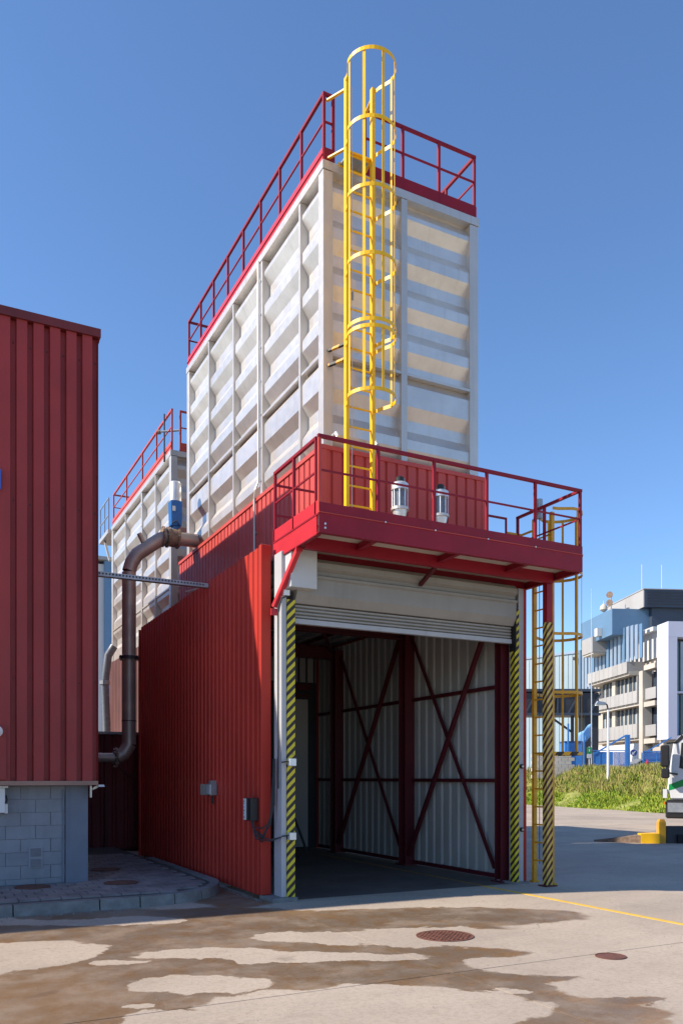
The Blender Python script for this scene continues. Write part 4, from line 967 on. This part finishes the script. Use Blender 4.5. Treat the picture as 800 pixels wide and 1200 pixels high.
# ================================================================== TRUCK
f0 = gnd(781, 972); f0.z = 0
ang = math.atan2(-SR, CR)-math.radians(27)
tk = thing('truck', 'white truck with green stripes entering at the right edge', 'truck', f0, rz=ang)
# local: +x towards the rear, -y side faces the camera, y from 0 (near side) to 2.45
cabp = [(.10, .95), (.0, 1.3), (.04, 1.75), (.18, 2.75), (.42, 3.0), (2.25, 3.0), (2.25, .95)]
MB().prism([(x, 0, z) for x, z in cabp], (0, 2.45, 0)).build('cab', 'truck_white', tk, local=True, bevel=.05)
MB().prism([(.55, .08, 3.0), (.75, .08, 3.25), (1.4, .08, 3.75), (2.25, .08, 3.85), (2.25, .08, 3.0)], (0, 2.29, 0)).build('roof_deflector', 'truck_white', tk, local=True, bevel=.06)
MB().prism([(.16, -.001, 2.72), (.42, -.001, 2.98), (2.2, -.001, 2.98), (2.2, -.001, 2.90), (.5, -.001, 2.90), (.3, -.001, 2.72)], (0, -.012, 0)).build('roof_seam', 'black', tk, local=True)
MB().prism([(.36, -.001, 1.95), (.42, -.001, 2.74), (1.28, -.001, 2.80), (1.28, -.001, 1.98), (.8, -.001, 1.80)], (0, -.012, 0)).build('window_frame', 'black', tk, local=True)
MB().prism([(.43, -.013, 2.0), (.48, -.013, 2.68), (1.22, -.013, 2.74), (1.22, -.013, 2.02), (.8, -.013, 1.87)], (0, -.006, 0)).build('side_window', 'glass', tk, local=True)
MB().prism([(.05, -.001, 1.42), (.5, -.001, 1.60), (1.4, -.001, 1.80), (2.2, -.001, 1.86), (2.2, -.001, 1.72), (1.3, -.001, 1.62), (.6, -.001, 1.42), (.2, -.001, 1.28), (.05, -.001, 1.24)], (0, -.006, 0)).build('green_stripe', 'truck_green', tk, local=True)
MB().prism([(.6, -.001, 1.30), (1.4, -.001, 1.54), (2.2, -.001, 1.64), (2.2, -.001, 1.56), (1.4, -.001, 1.44), (.8, -.001, 1.24)], (0, -.006, 0)).build('green_stripe', 'truck_green', tk, local=True)
MB().box(-.06, -.002, .3, 2.15, 1.7, 2.6).build('windscreen', 'glass', tk, local=True)
MB().box(-.05, 1.0, -.02, 2.47, .35, .93).build('bumper', 'black', tk, local=True, bevel=.05)
MB().box(.02, .5, -.05, -.021, .55, .85).build('headlight', 'galv', tk, local=True); MB().box(-.09, -.052, -.03, .12, .80, .88).build('indicator', 'amber', tk, local=True)
MB().box(-.12, .0, -.05, .05, 1.0, 1.28).build('step', 'truck_white', tk, local=True)
MB().bar((.28, -.02, 2.75), (.02, -.26, 2.72), .05).bar((.3, -.02, 1.75), (.02, -.26, 1.8), .05).build('mirror_arm', 'black', tk, local=True)
MB().box(-.16, .10, -.42, -.20, 1.98, 2.66).build('mirror', 'black', tk, local=True, bevel=.04); MB().box(-.14, .10, -.42, -.20, 1.62, 1.93).build('mirror', 'black', tk, local=True, bevel=.04)
for x in (1.35, 4.9):
    for y in (-.01, 2.12):
        wq = MB().tube([(x, y, .5), (x, y+.32, .5)], .5, 24).build('wheel', 'rubber', tk, local=True, smooth=True)
        MB().tube([(x, y-.004, .5), (x, y+.05, .5)], [.28, .2], 18).build('rim', 'galv', wq, local=True)
arch = [(1.35+.62*math.cos(a), -.03, .5+.62*math.sin(a)) for a in [math.pi*i/12 for i in range(13)]]
MB().prism(arch+[(x, -.03, z) for x, _, z in reversed([(1.35+.54*math.cos(a), 0, .5+.54*math.sin(a)) for a in [math.pi*i/12 for i in range(13)]])], (0, .2, 0)).build('wheel_arch', 'black', tk, local=True)
MB().box(2.26, 7.0, .3, 2.1, .6, 1.0).build('chassis', 'steel_dark', tk, local=True); MB().box(2.5, 7.5, .02, 2.43, 1.02, 3.8).build('box_body', 'truck_white', tk, local=True)

# ================================================================== OFFICE BLOCK
L0, D1 = 31.2, 65.0
c = RV*(L0-.094*D1)+FV*D1; yv = (FV-RV*.094).normalized(); rzO = math.atan2(-yv.x, yv.y)
of = thing('office_block', 'white office block with blue-grey fins, balconies and a dark roof cabin', 'building', (c.x, c.y, PZ), rz=rzO)
def OB(name, mat, x0, x1, y0, y1, z0, z1, par=of): return MB().box(x0, x1, y0, y1, z0-PZ, z1-PZ).build(name, mat, par, local=True)
OB('core', 'far_beige', 1.2, 16, 1.2, 15.5, PZ, 13.6)
OB('ground_wall', 'far_beige', .7, 1.199, 2.5, 15.5, PZ, 5.0); OB('low_wall', 'far_white', -2.2, -2.0, -1, 9, PZ, 4.3)
for (u0, u1, zs, z0, z1) in ((2.6, 11.2, 4.75, 5.1, 6.1), (2.6, 11.2, 7.62, 8.0, 8.85), (4.5, 13.0, 10.35, 10.7, 11.5)):
    OB('floor_slab', 'far_beige', -.25, 1.199, u0, u1+1, zs, z0-.02)
    k = int((u1-u0)/.86); w_ = (u1-u0)/k
    for q in range(k): OB('balcony_panel', 'far_grey', -.45, -.36, u0+q*w_+.015, u0+(q+1)*w_-.015, z0-.15, z1)
    OB('balcony_end', 'far_grey', -.35, 1.19, u0+.016, u0+.08, z0-.15, z1)
for (z0, z1) in ((6.1, 7.6), (8.85, 10.3)):
    OB('window_band', 'far_dark', .55, 1.198, 2.8, 11.8, z0, z1)
    for q in range(11):
        u = 2.9+q*.8
        if q in (7,): OB('pillar', 'far_beige', .3, .545, u, u+.7, z0-.9, z1); continue
        OB('pane', 'pane_pale' if q % 3 else 'far_glass', .50, .545, u+.05, u+.42, z0, z0+.95); OB('pane', 'far_glass', .50, .545, u+.46, u+.76, z0, z0+.95)
        OB('mullion', 'far_beige', .44, .545, u-.04, u+.04, z0-.8, z1)
OB('corner_column', 'far_beige', -.3, .5, 1.9, 2.55, PZ, 10.4)
for z in (4.4, 7.4, 10.4): OB('floor_slab', 'far_beige', -.2, 1.2, .0, 1.89, z, z+.4)
for z in (5.0, 8.0): OB('recess_panel', 'far_grey', -.1, .0, .05, 1.85, z, z+.9)
for z in (5.9, 8.9): OB('recess_panel', 'far_dark', .6, .7, .05, 1.85, z, z+1.4)
for q in range(17):
    u = 2.0+q*.82
    OB('fin', 'far_fin' if q % 4 else 'far_blue', -.3, -.2, u, u+.5, 11.5 if q < 13 else 9.3, 14.3+.25*math.sin(q*.35))
    OB('pane', 'far_glass' if q % 2 else 'pane_pale', 1.1, 1.199, u+.1, u+.75, 11.7, 13.2)
OB('upper_wall', 'far_white', 1.0, 1.099, 1.5, 15.5, 11.5, 13.9); OB('parapet', 'far_white', .4, .8, 1.5, 15.5, 13.61, 13.95)
OB('bay_box', 'far_grey', -1.6, .3, 9.0, 11.6, 13.0, 14.4); OB('bay_box_base', 'far_beige', -1.5, .25, 9.1, 11.5, 12.85, 12.995); OB('bay_wall', 'far_beige', -.15, .3, 9.6, 10.6, 10.9, 12.84)
# right-hand wing with the white frame
OB('wing_core', 'far_dark', .6, 14, -1.0, 1.19, 4.9, 12.4)
OB('frame_post', 'far_lilac', -.1, .62, -2.0, -.2, 4.6, 12.49); OB('frame_beam', 'far_lilac', -.1, 14, -2.0, -.2, 12.5, 13.7); OB('frame_sill', 'far_lilac', .63, 14, -2.0, -.3, 4.6, 4.89)
OB('frame_transom', 'far_lilac', .63, 14, -1.6, -1.02, 8.2, 8.35)
for q in range(12):
    x = .75+q*.62; OB('pane', ('far_blue', 'far_glass', 'pane_pale')[q % 3], x, x+.5, -1.08, -1.01, 5.0, 8.15); OB('pane', ('far_glass', 'pane_pale', 'far_blue')[q % 3], x, x+.5, -1.08, -1.01, 8.4, 12.3)
OB('wing_base', 'far_beige', .2, 14, -.6, 1.19, PZ, 4.59); OB('wing_low_wall', 'far_white', -1.6, .1, -.8, -.6, PZ, 3.6)  # thin white wall slab beside the wing base
# roof cabin and its plant
pa, pb = 25.9, 30.4
OB('cabin_base', 'far_blue', -1.3, 2.0, 5.5, 12.5, 13.96, 16.2); OB('cabin_base_front', 'far_dark', 2.01, 6.5, 5.0, 12.5, 13.62, 16.2)
OB('roof_cabin', 'far_dark', 1.2, 6.6, 4.6, 12.0, 16.21, 17.7); OB('cabin_side', 'far_grey', 1.1, 1.19, 4.65, 12.0, 16.21, 17.7); OB('cabin_trim', 'far_grey', 1.05, 6.65, 4.55, 12.05, 17.71, 17.78)
for q in range(5): OB('cabin_louvre', 'steel_dark', 1.4, 6.4, 4.56, 4.595, 16.4+q*.25, 16.5+q*.25)
for x in (1.6, 3.4, 5.6, 6.2): MB().tube([(x, 6, 17.78-PZ), (x, 6, 20.2-PZ)], .03, 6).build('antenna', 'far_white', of, local=True)
MB().tube([(-.3, 8, 16.2-PZ), (-.3, 8, 18.2-PZ)], .06, 8).build('mast', 'far_grey', of, local=True)
for z in (17.1, 17.8): MB().tube([(-.35, 7.8, z-PZ), (-.75, 7.3, z-PZ)], [.1, .3], 12).build('loudhailer', 'rust_and_ramp_shade', of, local=True)
MB().tube([(-1.2, 7.5, 16.2-PZ), (-1.2, 7.5, 17.3-PZ)], .03, 6).build('mast', 'far_white', of, local=True); MB().lathe((-1.2, 7.5, 16.3-PZ), [(.1, 0), (.34, .2), (.3, .5), (.05, .75)], 12).build('dome', 'far_beige', of, local=True, smooth=True)
OB('wall_box', 'far_white', -1.75, -1.32, 7.6, 8.2, 14.2, 14.9)

# pale blue warehouse and dark conveyor bridge behind the ladder
p = atD(600, 800, 88); q = atD(686, 800, 82)
fw = thing('far_warehouse', 'pale blue-grey clad warehouse behind the lower ladder', 'building', (q.x, q.y, PZ), rz=math.atan2((q-p).y, (q-p).x))
MB().box(-45, 0, 0, 20, 0, 12.6).build('wall', 'far_clad', fw, local=True)
for k in range(44): MB().box(-22+k*.5, -21.96+k*.5, -.05, -.001, 0, 12.6).build('cladding_seam', 'far_clad', fw, local=True)
MB().box(-45.1, .1, -.12, 20.1, 12.601, 12.85).build('roof_trim', 'far_fin', fw, local=True)
MB().box(-1.2, -.9, -.5, -.051, 11.9, 12.2).build('floodlight', 'steel_dark', fw, local=True)
p = atD(640, 840, 61); p.z = PZ; br = thing('conveyor_bridge', 'dark steel conveyor bridge crossing before the pale warehouse', 'bridge', p, rz=-math.atan2(SR, CR)-.0)
k = 61/F; bz = lambda y: EYE+(HY-y)*k-PZ
MB().box(-16, 3.9, 0, 2, bz(836), bz(812)).build('gallery', 'steel_dark', br, local=True)
for y in (809, 837): MB().box(-16, 4.0, -.15, 2.1, bz(y)-.1, bz(y)+.1).build('chord', 'far_dark', br, local=True)
for i in range(8): MB().bar((-2.4+i*.8, -.08, bz(836)), (-1.6+i*.8, -.08, bz(813)) if i % 2 else (-2.4+i*.8, -.08, bz(813)), .1).build('web', 'far_dark', br, local=True)
MB().bar((.1, .3, 0), (-.1, .3, bz(838)), .22).build('leg', 'steel_dark', br, local=True); MB().bar((2.0, .3, 0), (2.0, .3, bz(838)), .2).build('leg', 'steel_dark', br, local=True); MB().bar((-12, .3, 0), (-12, .3, bz(838)), .22).build('leg', 'steel_dark', br, local=True)
MB().bar((.2, .3, bz(838)), (2.0, .3, bz(858)), .14).build('leg_brace', 'steel_dark', br, local=True)
MB().box(2.9, 3.9, .1, 1.8, 0, bz(838)).build('stair_tower', 'steel_dark', br, local=True)
